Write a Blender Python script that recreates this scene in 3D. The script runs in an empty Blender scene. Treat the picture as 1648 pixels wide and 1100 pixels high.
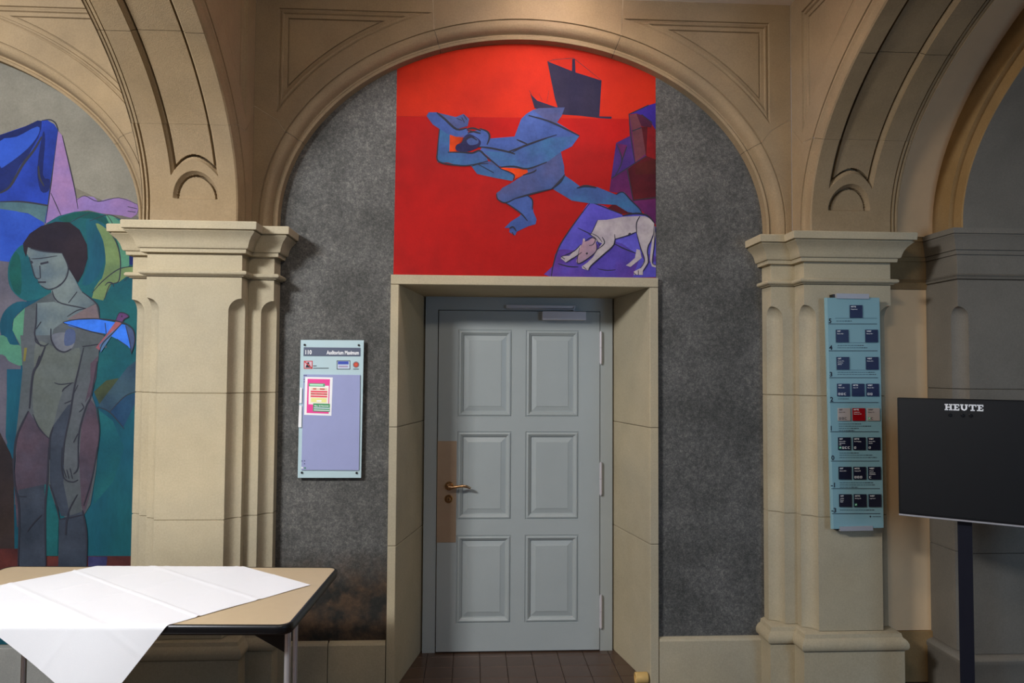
import bpy, bmesh, math, random
from mathutils import Vector, Matrix
from mathutils.geometry import tessellate_polygon
random.seed(7)
PI = math.pi
scene = bpy.context.scene
COL = scene.collection

# ------------------------------------------------------------------ camera
CAM = Vector((-0.2762, -3.8829, 1.64)); YAW, PIT, ROL, FPX = .0529, .0393, .0061, 1190.0
_f = Vector((math.sin(YAW)*math.cos(PIT), math.cos(YAW)*math.cos(PIT), math.sin(PIT)))
_r = Vector((math.cos(YAW), -math.sin(YAW), 0)); _u = _r.cross(_f)
R_ = _r*math.cos(ROL) + _u*math.sin(ROL); U_ = -_r*math.sin(ROL) + _u*math.cos(ROL)
cd = bpy.data.cameras.new('camera'); cam = bpy.data.objects.new('camera', cd); COL.objects.link(cam)
cd.sensor_fit = 'HORIZONTAL'; cd.sensor_width = 36; cd.lens = 36*FPX/1648; cd.clip_start = .05
cam.matrix_world = Matrix.Translation(CAM) @ Matrix((R_, U_, -_f)).transposed().to_4x4()
scene.camera = cam

def at(px, py, Y):
    """point of the wall plane y=Y seen at a pixel of the photograph"""
    d = _f + R_*((px-824)/FPX) - U_*((py-550)/FPX)
    return CAM + d*((Y-CAM.y)/d.y)

# ------------------------------------------------------------------ light
w = bpy.data.worlds.new('world'); scene.world = w; w.use_nodes = True
bg = w.node_tree.nodes['Background']; bg.inputs[0].default_value = (.62, .76, 1, 1); bg.inputs[1].default_value = .35
def area(name, loc, aim, sx, sy, power, col, spread=180):
    l = bpy.data.lights.new(name, 'AREA'); l.shape = 'RECTANGLE'; l.size = sx; l.size_y = sy
    l.energy = power; l.color = col; l.spread = math.radians(spread)
    o = bpy.data.objects.new(name, l); COL.objects.link(o); o.location = loc
    o.rotation_euler = (Vector(aim)-Vector(loc)).to_track_quat('-Z', 'Y').to_euler()
    return o
WIN = [(-4.1, 1.5), (-1.7, 1.4), (2.55, 1.2)]       # centre x and width of the windows behind the viewer
area('lamp_light', (-3.0, -3.35, 3.40), (-1.9, -.2, 1.2), .9, .5, 180, (.94, .96, 1))
area('lamp_light', (-.3, -3.35, 3.42), (.2, 0, 1.0), .6, .4, 22, (1, .88, .74))
area('window_light', (-3.6, -4.72, 2.5), (-1.6, 0, 1.3), 2.0, 1.6, 8, (.80, .89, 1))
area('window_light', (2.6, -4.6, 2.2), (2.4, 0, 1.3), 1.1, 1.8, 26, (.36, .62, 1), 130)
scene.view_settings.view_transform = 'Standard'; scene.view_settings.look = 'None'
scene.view_settings.gamma = 1; scene.view_settings.use_curve_mapping = False
scene.view_settings.exposure = 0.12

# ------------------------------------------------------------------ materials
def srgb(r, g, b):
    f = lambda c: (c/255/12.92) if c/255 <= .04045 else ((c/255+.055)/1.055)**2.4
    return (f(r), f(g), f(b), 1)
MATS = {}
def mat(name, col, rough=.7, metal=0, spec=.5, noise=0, nscale=8, fine=0, fscale=120, bump=0, bscale=150, streak=1, alpha=1, coat=0, emit=0, col2=None, trans=0):
    if name in MATS: return MATS[name]
    m = bpy.data.materials.new(name); m.use_nodes = True; nt = m.node_tree; b = nt.nodes['Principled BSDF']
    c = srgb(*col) if len(col) == 3 else col
    b.inputs['Base Color'].default_value = c
    b.inputs['Roughness'].default_value = rough; b.inputs['Metallic'].default_value = metal
    b.inputs['Specular IOR Level'].default_value = spec
    b.inputs['Coat Weight'].default_value = coat
    b.inputs['Alpha'].default_value = alpha
    if trans: b.inputs['Transmission Weight'].default_value = trans
    tc = nt.nodes.new('ShaderNodeTexCoord'); mp = nt.nodes.new('ShaderNodeMapping')
    nt.links.new(tc.outputs['Object'], mp.inputs[0]); mp.inputs['Scale'].default_value = (1, 1, 1/streak)
    out = None
    if noise or fine:
        n1 = nt.nodes.new('ShaderNodeTexNoise'); n1.inputs['Scale'].default_value = nscale; n1.inputs['Detail'].default_value = 6
        n1.inputs['Roughness'].default_value = .65
        nt.links.new(mp.outputs[0], n1.inputs['Vector'])
        n2 = nt.nodes.new('ShaderNodeTexNoise'); n2.inputs['Scale'].default_value = fscale; n2.inputs['Detail'].default_value = 3
        nt.links.new(mp.outputs[0], n2.inputs['Vector'])
        def rng(nd, amp, lo=.3, hi=.7):
            r = nt.nodes.new('ShaderNodeMapRange'); r.inputs[1].default_value = lo; r.inputs[2].default_value = hi
            r.inputs[3].default_value = 1-amp; r.inputs[4].default_value = 1+amp
            nt.links.new(nd.outputs[0], r.inputs[0]); return r
        r1 = rng(n1, noise); r2 = rng(n2, fine)
        mu = nt.nodes.new('ShaderNodeMath'); mu.operation = 'MULTIPLY'
        nt.links.new(r1.outputs[0], mu.inputs[0]); nt.links.new(r2.outputs[0], mu.inputs[1])
        vm = nt.nodes.new('ShaderNodeVectorMath'); vm.operation = 'SCALE'; vm.inputs[0].default_value = c[:3]
        nt.links.new(mu.outputs[0], vm.inputs['Scale']); out = vm.outputs[0]
        if col2:
            mx = nt.nodes.new('ShaderNodeMix'); mx.data_type = 'RGBA'
            vm2 = nt.nodes.new('ShaderNodeVectorMath'); vm2.operation = 'SCALE'; vm2.inputs[0].default_value = srgb(*col2)[:3]
            nt.links.new(mu.outputs[0], vm2.inputs['Scale'])
            n3 = nt.nodes.new('ShaderNodeTexNoise'); n3.inputs['Scale'].default_value = nscale*.55; n3.inputs['Detail'].default_value = 4
            nt.links.new(mp.outputs[0], n3.inputs['Vector'])
            r3 = nt.nodes.new('ShaderNodeMapRange'); r3.inputs[1].default_value = .4; r3.inputs[2].default_value = .62
            nt.links.new(n3.outputs[0], r3.inputs[0]); nt.links.new(r3.outputs[0], mx.inputs[0])
            nt.links.new(out, mx.inputs[6]); nt.links.new(vm2.outputs[0], mx.inputs[7]); out = mx.outputs[2]
        nt.links.new(out, b.inputs['Base Color'])
    if bump:
        n = nt.nodes.new('ShaderNodeTexNoise'); n.inputs['Scale'].default_value = bscale; n.inputs['Detail'].default_value = 4
        nt.links.new(mp.outputs[0], n.inputs['Vector'])
        bp = nt.nodes.new('ShaderNodeBump'); bp.inputs['Strength'].default_value = bump; bp.inputs['Distance'].default_value = .004
        nt.links.new(n.outputs[0], bp.inputs['Height']); nt.links.new(bp.outputs[0], b.inputs['Normal'])
    MATS[name] = m; return m

STONE = mat('sandstone', (182, 168, 138), .85, spec=.25, noise=.10, nscale=2.2, fine=.06, bump=.25, bscale=220, col2=(172, 162, 138))
STONE_W = mat('warm_sandstone', (152, 130, 98), .85, spec=.25, noise=.16, nscale=2.5, fine=.07, bump=.3, bscale=220, col2=(142, 124, 98))
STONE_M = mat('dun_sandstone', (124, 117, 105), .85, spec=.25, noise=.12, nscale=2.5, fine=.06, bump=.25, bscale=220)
STONE_B = mat('brown_sandstone', (160, 126, 80), .85, spec=.2, noise=.15, nscale=3, fine=.06, bump=.25, bscale=220, col2=(150, 122, 84))
STONE_G = mat('grey_sandstone', (150, 150, 144), .85, spec=.25, noise=.10, nscale=3, fine=.05, bump=.25, bscale=220)
MORTAR = mat('pale_mortar', (205, 190, 165), .95, spec=.1)
CREAM = mat('cream_plaster', (240, 204, 158), .85, spec=.2, noise=.06, nscale=3)
CEIL = mat('ceiling_paint', (238, 226, 212), .85, spec=.2)
DOORP = mat('grey_door_paint', (166, 172, 170), .38, spec=.5, noise=.03, nscale=4)
STEEL = mat('brushed_steel', (172, 170, 172), .45, metal=.3)
CHROME = mat('chrome', (240, 241, 245), .18, metal=.7, coat=.5)
BRASS = mat('bronze_plate', (186, 160, 134), .38, metal=.55, noise=.05)
HANDLE = mat('polished_bronze', (205, 170, 130), .18, metal=1)
BLACK = mat('black_plastic', (14, 15, 18), .35)
INK = mat('dark_ink', (22, 26, 40), .6)
WHITE = mat('white_print', (245, 245, 245), .6)
TILE = mat('brown_tile', (80, 60, 47), .28, noise=.18, nscale=7, fine=.05)
GROUT = mat('dark_grout', (48, 38, 30), .9)
DARK = mat('painted_line', (28, 30, 44), .8)

def stucco_mat():
    m = bpy.data.materials.new('grey_stucco'); m.use_nodes = True; nt = m.node_tree; b = nt.nodes['Principled BSDF']
    b.inputs['Roughness'].default_value = .8; b.inputs['Specular IOR Level'].default_value = .3
    tc = nt.nodes.new('ShaderNodeTexCoord')
    def noise(sc, det, rough=.6):
        n = nt.nodes.new('ShaderNodeTexNoise'); n.inputs['Scale'].default_value = sc; n.inputs['Detail'].default_value = det
        n.inputs['Roughness'].default_value = rough; nt.links.new(tc.outputs['Object'], n.inputs['Vector']); return n
    def ramp(src, stops):
        r = nt.nodes.new('ShaderNodeValToRGB'); e = r.color_ramp.elements
        e[0].position, e[0].color = stops[0]; e[1].position, e[1].color = stops[1]
        for p, c in stops[2:]:
            q = e.new(p); q.color = c
        nt.links.new(src, r.inputs[0]); return r
    big = ramp(noise(3.2, 6).outputs[0], [(.34, srgb(76, 76, 73)), (.66, srgb(103, 102, 99))])
    fl = ramp(noise(42, 7, .8).outputs[0], [(.34, (.66, .66, .66, 1)), (.50, (.92, .92, .92, 1)), (.70, (1.55, 1.5, 1.45, 1))])
    fl2 = ramp(noise(150, 6, .8).outputs[0], [(.36, (.62, .62, .62, 1)), (.50, (.95, .95, .95, 1)), (.64, (1.75, 1.72, 1.66, 1))])
    mu0 = nt.nodes.new('ShaderNodeMix'); mu0.data_type = 'RGBA'; mu0.blend_type = 'MULTIPLY'; mu0.inputs[0].default_value = 1
    nt.links.new(big.outputs[0], mu0.inputs[6]); nt.links.new(fl2.outputs[0], mu0.inputs[7])
    mu = nt.nodes.new('ShaderNodeMix'); mu.data_type = 'RGBA'; mu.blend_type = 'MULTIPLY'; mu.inputs[0].default_value = 1
    nt.links.new(mu0.outputs[2], mu.inputs[6]); nt.links.new(fl.outputs[0], mu.inputs[7])
    # brown damp stain low on the left panel, table shade mixed into its colour
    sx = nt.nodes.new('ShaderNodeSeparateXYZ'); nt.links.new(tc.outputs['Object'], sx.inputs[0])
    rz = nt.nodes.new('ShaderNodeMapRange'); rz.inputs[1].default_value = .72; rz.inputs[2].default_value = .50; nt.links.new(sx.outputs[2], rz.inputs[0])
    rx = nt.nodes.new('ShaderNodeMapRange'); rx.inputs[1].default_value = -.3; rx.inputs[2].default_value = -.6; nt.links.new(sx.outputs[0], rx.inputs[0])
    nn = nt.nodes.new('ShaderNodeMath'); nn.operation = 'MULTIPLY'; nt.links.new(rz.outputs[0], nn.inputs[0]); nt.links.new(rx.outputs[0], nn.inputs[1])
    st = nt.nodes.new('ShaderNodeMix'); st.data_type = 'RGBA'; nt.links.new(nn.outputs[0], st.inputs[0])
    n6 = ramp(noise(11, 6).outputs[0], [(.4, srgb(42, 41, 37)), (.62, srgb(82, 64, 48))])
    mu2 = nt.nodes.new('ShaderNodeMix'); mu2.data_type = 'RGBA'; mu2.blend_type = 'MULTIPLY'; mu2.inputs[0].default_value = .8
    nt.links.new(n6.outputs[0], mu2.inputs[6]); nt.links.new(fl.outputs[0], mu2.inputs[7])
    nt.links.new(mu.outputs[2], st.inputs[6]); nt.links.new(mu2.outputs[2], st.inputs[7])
    nt.links.new(st.outputs[2], b.inputs['Base Color'])
    bp = nt.nodes.new('ShaderNodeBump'); bp.inputs['Strength'].default_value = .6; bp.inputs['Distance'].default_value = .004
    nt.links.new(noise(60, 5, .7).outputs[0], bp.inputs['Height']); nt.links.new(bp.outputs[0], b.inputs['Normal'])
    return m
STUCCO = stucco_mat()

# ------------------------------------------------------------------ mesh helpers
class MB:
    def __init__(s): s.v = []; s.f = []; s.m = []
    def add(s, verts, faces, mi=0):
        o = len(s.v); s.v += [Vector(p) for p in verts]
        for f in faces: s.f.append([i+o for i in f]); s.m.append(mi)
    def box(s, x0, x1, y0, y1, z0, z1, mi=0, bev=0):
        if bev:
            k = bev
            rings = []
            for z, i in ((z0, k), (z0+k, 0), (z1-k, 0), (z1, k)):
                rings.append([(x0+i, y0+i+ (0), z), (x1-i, y0+i, z), (x1-i, y1-i, z), (x0+i, y1-i, z)])
            s.loft(rings, True, True, mi); return s
        v = [(x0, y0, z0), (x1, y0, z0), (x1, y1, z0), (x0, y1, z0), (x0, y0, z1), (x1, y0, z1), (x1, y1, z1), (x0, y1, z1)]
        s.add(v, [(0, 3, 2, 1), (4, 5, 6, 7), (0, 1, 5, 4), (1, 2, 6, 5), (2, 3, 7, 6), (3, 0, 4, 7)], mi); return s
    def loft(s, rings, closed=True, caps=True, mi=0):
        n = len(rings[0]); v = [p for r in rings for p in r]; f = []
        for i in range(len(rings)-1):
            for j in range(n if closed else n-1):
                k = (j+1) % n
                f.append((i*n+j, i*n+k, (i+1)*n+k, (i+1)*n+j))
        if caps and closed:
            f.append(tuple(range(n-1, -1, -1))); f.append(tuple((len(rings)-1)*n+j for j in range(n)))
        s.add(v, f, mi); return s
    def tube(s, pts, r, n=10, mi=0, caps=True):
        pts = [Vector(p) for p in pts]; rr = r if isinstance(r, (list, tuple)) else [r]*len(pts)
        rings = []; up = None
        for i, p in enumerate(pts):
            d = (pts[min(i+1, len(pts)-1)]-pts[max(i-1, 0)]).normalized()
            if up is None: up = d.orthogonal().normalized()
            a = (up - d*up.dot(d)).normalized(); up = a; b = d.cross(a)
            rings.append([p+(a*math.cos(2*PI*k/n)+b*math.sin(2*PI*k/n))*rr[i] for k in range(n)])
        s.loft(rings, True, caps, mi); return s
    def slab(s, outer, holes, mapf, d0, d1, mi=0, back=False, sides=True):
        """flat plate with holes: 2-D loops mapped by mapf(u,z,d); front at d0, going back to d1"""
        loops = [outer]+list(holes)
        tris = tessellate_polygon([[Vector((p[0], p[1], 0)) for p in l] for l in loops])
        flat = [p for l in loops for p in l]
        s.add([mapf(p[0], p[1], d0) for p in flat], [tuple(t) for t in tris], mi)
        if back: s.add([mapf(p[0], p[1], d1) for p in flat], [tuple(t) for t in tris], mi)
        if sides:
            for l in loops:
                n = len(l)
                s.add([mapf(p[0], p[1], d0) for p in l]+[mapf(p[0], p[1], d1) for p in l], [(j, (j+1) % n, n+(j+1) % n, n+j) for j in range(n)], mi)
        return s

def world_loc(o):
    l = Vector((0, 0, 0))
    while o: l += o.location; o = o.parent
    return l
def obj(name, mb, mats, parent=None, smooth=None, local=False, loc=None, recalc=True):
    me = bpy.data.meshes.new(name)
    off = Vector((0, 0, 0))
    if not local:
        off = world_loc(parent) if parent else (Vector(loc) if loc is not None else off)
    me.from_pydata([tuple(p-off) for p in mb.v], [], mb.f)
    for m in (mats if isinstance(mats, (list, tuple)) else [mats]): me.materials.append(m)
    for p, mi in zip(me.polygons, mb.m): p.material_index = mi
    if recalc:
        b = bmesh.new(); b.from_mesh(me); bmesh.ops.remove_doubles(b, verts=b.verts, dist=.00002)
        bmesh.ops.recalc_face_normals(b, faces=b.faces); b.to_mesh(me); b.free()
    if smooth:
        for p in me.polygons: p.use_smooth = True
        me.set_sharp_from_angle(angle=math.radians(smooth))
    o = bpy.data.objects.new(name, me); COL.objects.link(o)
    if parent: o.parent = parent
    elif not local and loc is not None: o.location = loc
    return o
def empty(name, loc, label=None, cat=None, group=None, kind=None, rz=0):
    o = bpy.data.objects.new(name, None); COL.objects.link(o); o.location = loc; o.rotation_euler.z = rz; o.empty_display_size = .1
    return tag(o, label, cat, group, kind)
def tag(o, label=None, cat=None, group=None, kind=None):
    if label: o['label'] = label
    if cat: o['category'] = cat
    if group: o['group'] = group
    if kind: o['kind'] = kind
    return o
def text_mesh(mb, txt, mapf, x, z, h, mi=0, d=.0006, bold=0.0, align='LEFT', width=None):
    """flat lettering: cap height h, baseline at (x,z)"""
    c = bpy.data.curves.new('t', 'FONT'); c.body = txt; c.size = 1; c.offset = bold; c.fill_mode = 'FRONT'; c.resolution_u = 2
    t = bpy.data.objects.new('t', c); me = bpy.data.meshes.new_from_object(t)
    xs = [v.co.x for v in me.vertices]
    if xs:
        k = h/.70; x0, x1 = min(xs), max(xs)
        kx = (width/(x1-x0)) if width else k
        sh = {'LEFT': -x0, 'CENTER': -(x0+x1)/2, 'RIGHT': -x1}[align]
        mb.add([mapf(x+(v.co.x+sh)*kx, z+v.co.y*k, d) for v in me.vertices], [tuple(p.vertices) for p in me.polygons], mi)
    bpy.data.objects.remove(t); bpy.data.curves.remove(c); bpy.data.meshes.remove(me)

# ================================================================== SETTING
YS, YW, YI, YF = .03, -.09, -.09, -.20      # stucco plane, wall/inner order plane, inner order, front order
ZC = 2.40; CEILZ = 3.60

floor = empty('floor', (0, 0, 0), kind='structure')
fb = MB(); fb.box(-5.6, 3.6, -4.9, .7, -.06, -.004); obj('floor_bed', fb, GROUT, floor)
tm = bpy.data.meshes.new('tile')
def tile_mb(x, y, g=.0015):
    m = MB(); a = .15
    x0, x1, y0, y1 = x+g, x+a-g, y+g, y+a-g; k = .002
    m.loft([[(x0, y0, -.01), (x1, y0, -.01), (x1, y1, -.01), (x0, y1, -.01)], [(x0, y0, -k), (x1, y0, -k), (x1, y1, -k), (x0, y1, -k)],
            [(x0+k, y0+k, 0), (x1-k, y0+k, 0), (x1-k, y1-k, 0), (x0+k, y1-k, 0)]], True, True)
    return m
proto = None; rest = MB()
for i in range(-37, 24):
    for j in range(-34, 3):
        x = .078+.15*i; y = .277-.15*j if False else .277+.15*j
        if -.75 <= x < .62 and -.5 < y < .5:
            if proto is None:
                m = tile_mb(0, 0); proto = obj('tile', m, TILE, floor); proto.location = (x, y, 0)
            else:
                c = proto.copy(); COL.objects.link(c); c.location = (x, y, random.uniform(-.0006, 0)); c.parent = floor
        elif (i*7+j*3) % 1 == 0 and y < .4:
            m = tile_mb(x, y); rest.add(m.v, m.f)
o = obj('tiles', rest, TILE, floor, recalc=False); o['kind'] = 'stuff'

ceil = MB(); ceil.box(-5.6, 3.6, -4.9, .7, CEILZ, CEILZ+.12)
o = obj('ceiling', ceil, CEIL); tag(o, kind='structure')

# ---- generic stone arch face (archivolt + spandrel stones with sunk panel)
def ell(a, b, t): return (a*math.cos(t), ZC+b*math.sin(t))
def seq(a, b, n): return [a+(b-a)*i/n for i in range(n+1)]
PROF_WALL = [(0, -.122), (0, -.062), (.012, -.056), (.018, -.064), (.026, -.062), (.031, -.045), (.036, -.03), (.046, -.016), (.06, -.008), (.075, -.006), (.077, -.011), (.081, -.011), (.082, 0)]
PROF_RIB = [(0, -.022), (.006, -.015), (.05, -.014), (.056, -.012), (.066, -.004), (.076, -.003), (.078, -.009), (.082, -.009), (.083, 0)]
def arch_face(root, mapf, P, prof, material, plain=False, sides=(1, -1), thick=.06):
    a, b, t1, t2 = P['a'], P['b'], P['t1'], P['t2']; eo = prof[-1][0]
    g = P.get('gap', .0012)
    def sweep(mb, ts, sg, foot=False):
        rows = [ell(1, 1, t) for t in ts]
        rings = []
        if foot: rings.append([mapf(sg*(a+e), 2.35, d) for e, d in prof])
        for t in ts: rings.append([mapf(sg*ell(a+e, b+e, t)[0], ell(a+e, b+e, t)[1], d) for e, d in prof])
        mb.loft(rings, closed=False, caps=False)
    for sg in sides:
        gt = g/a
        # springer stone
        mb = MB(); ts = seq(0, t1-gt, 10); sweep(mb, ts, sg, True)
        poly = [(sg*(a+eo), 2.35)]+[(sg*x, z) for x, z in (ell(a+eo, b+eo, t) for t in ts)]
        poly += [(sg*P['j1m'][0], P['j1m'][1]-g), (sg*P['uc'], P['j1c']-g), (sg*P['uc'], 2.35)]
        mb.slab(poly, [], mapf, 0, -thick); obj('stone_block', mb, material, root, smooth=30, recalc=False)
        # panel stone
        mb = MB(); ts = seq(t1+gt, t2-gt, 26); sweep(mb, ts, sg)
        poly = [(sg*x, z) for x, z in (ell(a+eo, b+eo, t) for t in ts)]
        poly += [(sg*(P['j2']+g), CEILZ), (sg*P['uc'], CEILZ), (sg*P['uc'], P['j1c']+g), (sg*P['j1m'][0], P['j1m'][1]+g)]
        holes = []
        if not plain:
            def T(o, n=24):
                aa, bb = P['T'][0]+o, P['T'][1]+o; ul, zt = P['T'][2]-o, P['T'][3]-o
                tb = math.acos(min(1, ul/aa)); te = math.asin(min(1, (zt-ZC)/bb))
                return [(sg*x, z) for x, z in (ell(aa, bb, t) for t in seq(tb, te, n))]+[(sg*ul, zt)]
            rings = [(0, 0), (.002, -.010), (.008, -.012), (.014, -.006), (.022, -.004), (.026, -.014), (.030, -.014), (.044, -.016), (.047, -.026), (.050, -.026), (.052, -.018)]
            lo = [[mapf(p[0], p[1], d) for p in T(o)] for o, d in rings]
            mb.loft(lo, True, False)
            last = T(rings[-1][0]); mb.slab(last, [], mapf, rings[-1][1], 0, sides=False)
            holes = [T(0)]
        mb.slab(poly, holes, mapf, 0, -thick, sides=False)
        obj('stone_block', mb, material, root, smooth=30, recalc=False)
    mb = MB(); ts = seq(t2+g/a, PI-t2-g/a, 24); sweep(mb, ts, 1)
    poly = [ell(a+eo, b+eo, t) for t in ts]+[(-(P['j2']-g), CEILZ), (P['j2']-g, CEILZ)]
    mb.slab(poly, [], mapf, 0, -thick, sides=False); obj('stone_block', mb, material, root, smooth=30, recalc=False)
    # mortar in the joints
    mb = MB()
    for sg in (1, -1):
        for pts in ([ell(a+.03, b+.03, t1), ell(a+eo, b+eo, t1), P['j1m'], (P['uc'], P['j1c'])], [ell(a+.03, b+.03, t2), ell(a+eo, b+eo, t2), (P['j2'], CEILZ)]):
            for (x0, z0), (x1, z1) in list(zip(pts, pts[1:]))[1:]:
                nx, nz = -(z1-z0), (x1-x0); L = math.hypot(nx, nz); nx, nz = nx/L*.0026, nz/L*.0026
                dd = -.003 if (x0, z0) != pts[0] else -.012
                mb.add([mapf(sg*(x0+nx), z0+nz, dd), mapf(sg*(x0-nx), z0-nz, dd), mapf(sg*(x1-nx), z1-nz, -.0015), mapf(sg*(x1+nx), z1+nz, -.0015)], [(0, 1, 2, 3)])
    obj('mortar_joint', mb, MORTAR, root, recalc=False)

# ---- back wall
wall = empty('wall_back', (0, 0, 0), 'sandstone hall wall with basket arch around the grey door and red mural', kind='structure')
PC = dict(a=1.29, b=1.0, t1=.435, t2=1.205, uc=1.402, j1m=(1.287, 2.915), j1c=2.985, j2=.50, T=(1.46, 1.171, 1.287, 3.50))
arch_face(wall, lambda u, z, d: Vector((u, YW-d, z)), PC, PROF_WALL, STONE_W)
PL = dict(a=1.50, b=.95, t1=.42, t2=1.25, uc=1.63, j1m=(1.52, 2.845), j1c=2.90, j2=.50, T=(1.68, 1.134, 1.522, 3.467))
arch_face(wall, lambda u, z, d: Vector((u-3.49, YW-d, z)), PL, PROF_WALL, STONE_W)
mb = MB()   # stucco panels either side of the surround, behind the arch
mapS = lambda u, z, d: Vector((u, YS-d, z))
outer = [(-1.45, -.02), (-.70, -.02), (-.70, 2.12), (.70, 2.12), (.70, -.02), (1.45, -.02), (1.45, 3.58), (-1.45, 3.58)]
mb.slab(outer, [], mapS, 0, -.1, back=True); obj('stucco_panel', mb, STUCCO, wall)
mb = MB(); mb.box(-5.6, -1.80, YS, YS+.1, 0, 3.58); obj('plaster_panel', mb, mat('grey_plaster', (122, 118, 106), .85, spec=.2, noise=.15, nscale=5, fine=.08), wall)
for x0, x1 in ((-1.30, -1.006), (-1.002, -.712), (.712, 1.30)):   # stone plinth course below the stucco
    mb = MB(); mb.loft([[(x0+i, y, z) for (x0, y) in ((x0, YS+.05), (x0, yy))] + [(x1-i, y, z) for (x1, y) in ((x1, yy), (x1, YS+.05))] for z, yy, i in ((0, -.002, 0), (.226, -.002, 0), (.236, .004, .001), (.242, .02, .002))])
    obj('plinth_stone', mb, STONE if x1 > 0 else STONE, wall)
x = -5.6
while x < -2.0:
    mb = MB(); mb.box(x+.002, min(x+.9, -1.99)-.002, -.01, YS+.05, 0, .24, bev=.003); obj('plinth_stone', mb, STONE_G, wall); x += .9

# ---- door surround (stones) around a splayed recess
sur = empty('door_surround', (0, .2, 0), 'pale sandstone surround of the grey door, splayed inward', kind='structure')
XO, XI, XB, YB = .7076, .664, .556, .489
for sg in (-1, 1):
    for z0, z1 in ((0, .7285), (.7315, 1.3405), (1.3435, 2.0865)):
        rings = []
        for z, i in ((z0, .0015), (z0+.003, 0), (z1-.003, 0), (z1, .0015)):
            rings.append([(sg*XO, YS+.04, z), (sg*XO, i, z), (sg*(XI+.003), i, z), (sg*(XI-.001+i), .006, z), (sg*(XB+i), YB+.06, z), (sg*XO, YB+.06, z)])
        mb = MB(); mb.loft(rings); obj('jamb_stone', mb, STONE, sur)
mb = MB()
rings = [[(x, YS+.04, 2.139), (x, .0, 2.139), (x, -.001, 2.136), (x, -.001, 2.091), (x, .004, 2.088), (x, YB+.06, 2.073), (x, YB+.06, 2.139)] for x in (-XO, XO)]
mb.loft(rings); obj('lintel_stone', mb, STONE, sur)
mb = MB(); mb.box(-.75, .75, YB+.11, YB+.15, -.01, 2.3); obj('backing_stone', mb, STONE_B, sur)

# ---- pillars
def plan(pts, nrm, o, c, sg, chamf, cx=0):
    """rectilinear pier outline grown by o, with cove chamfers c at the corners listed in chamf"""
    n = len(pts); P = []
    segs = []
    for i in range(n-1):
        nx, ny = nrm[i]; segs.append((nx, ny))
    Q = []
    for i, (x, y) in enumerate(pts):
        dx = dy = 0
        for k in (i-1, i):
            if 0 <= k < n-1:
                nx, ny = segs[k]
                if nx: dx = nx*o
                if ny: dy = ny*o
        Q.append((x+dx, y+dy))
    out = []
    for i, (x, y) in enumerate(Q):
        if i in chamf:
            (xa, ya), (xb, yb) = Q[i-1], Q[i+1]
            d1 = Vector((xa-x, ya-y)).normalized(); d2 = Vector((xb-x, yb-y)).normalized(); cc = max(c, .0008)
            for k in range(6):
                th = k/5*PI/2
                v = d1*math.cos(th)+d2*math.sin(th); out.append((sg*(x+v.x*cc), y+v.y*cc))
        else: out.append((sg*x, y))
    return out
CAPPROF = [(2.093, .012), (2.098, .012), (2.0985, .022), (2.104, .029), (2.112, .030), (2.119, .024), (2.123, .0), (2.206, 0), (2.2065, .024), (2.226, .026), (2.2265, .034),
           (2.232, .038), (2.245, .041), (2.262, .047), (2.280, .058), (2.296, .074), (2.303, .082), (2.305, .075), (2.311, .075), (2.312, .090), (2.345, .092), (2.350, .088)]
BASEPROF = [(0, .03), (.247, .03), (.2472, .024), (.251, .024), (.2515, .036), (.258, .043), (.270, .047), (.285, .046), (.298, .040), (.306, .032), (.312, .024), (.330, .020), (.338, .004)]
def pier(root, pts, nrm, chamf, sg, joints, material, capmat=None, capprof=CAPPROF, baseprof=BASEPROF, cw=.062, chtop=1.985):
    capmat = capmat or material
    def ring(z, o, c): return [(x, y, z) for x, y in plan(pts, nrm, o, c, sg, chamf)]
    mb = MB(); mb.loft([ring(z, o, .0) for z, o in baseprof]); obj('plinth', mb, material, root, smooth=35)
    zs = [baseprof[-1][0]]+joints+[capprof[0][0]]
    for z0, z1 in zip(zs, zs[1:]):
        lv = [(z0, -.005), (z0+.003, 0)]
        def cz(z): 
            if z <= chtop-cw: return cw
            if z >= chtop: return 0
            return cw*math.sqrt(max(0, 1-((z-(chtop-cw))/cw)**2))
        if z1 > chtop:
            lv += [(chtop-cw, 0)]+[(chtop-cw+cw*math.sin(k/8*PI/2), 0) for k in range(1, 9)]
        lv += [(z1-.003, 0), (z1, -.005)]
        mb = MB(); mb.loft([ring(z, o, cz(z)) for z, o in lv]); obj('shaft_stone', mb, material, root, smooth=35)
    mb = MB(); mb.loft([ring(z, o, 0) for z, o in capprof]); obj('capital', mb, capmat, root, smooth=35)
YBK = .12
NR = [(-1, 0), (0, -1), (-1, 0), (0, -1), (1, 0), (0, -1), (1, 0)]
pl = empty('pillar', (-1.64, -.1, 0), 'broad pale sandstone pillar between the two murals', kind='structure')
pier(pl, [(1.285, YBK), (1.285, YI), (1.412, YI), (1.412, YF), (1.868, YF), (1.868, YI), (1.985, YI), (1.985, YBK)], NR, (1, 3, 4, 6), -1, [.907, 1.520], STONE)
pr = empty('pillar', (1.64, -.1, 0), 'sandstone pillar carrying the tall glass floor directory', kind='structure')
pier(pr, [(1.285, YBK), (1.285, YI), (1.412, YI), (1.412, YF), (1.868, YF), (1.868, YBK)], NR[:5], (1, 3, 4), 1, [.907, 1.520], STONE)
p2 = empty('pillar', (2.6, -.1, 0), 'grey-brown sandstone pillar behind the black screen', kind='structure')
CAP2 = [(2.118, .0), (2.122, .008), (2.128, .010), (2.132, .004), (2.140, .012), (2.148, 0), (2.245, 0), (2.2455, .008), (2.268, .010), (2.2685, .018), (2.29, .022), (2.325, .034), (2.338, .042), (2.341, .036), (2.347, .036), (2.348, .044), (2.375, .044)]
BASE2 = [(0, .03), (.19, .03), (.2, .036), (.215, .036), (.225, .028), (.235, .004)]
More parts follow.
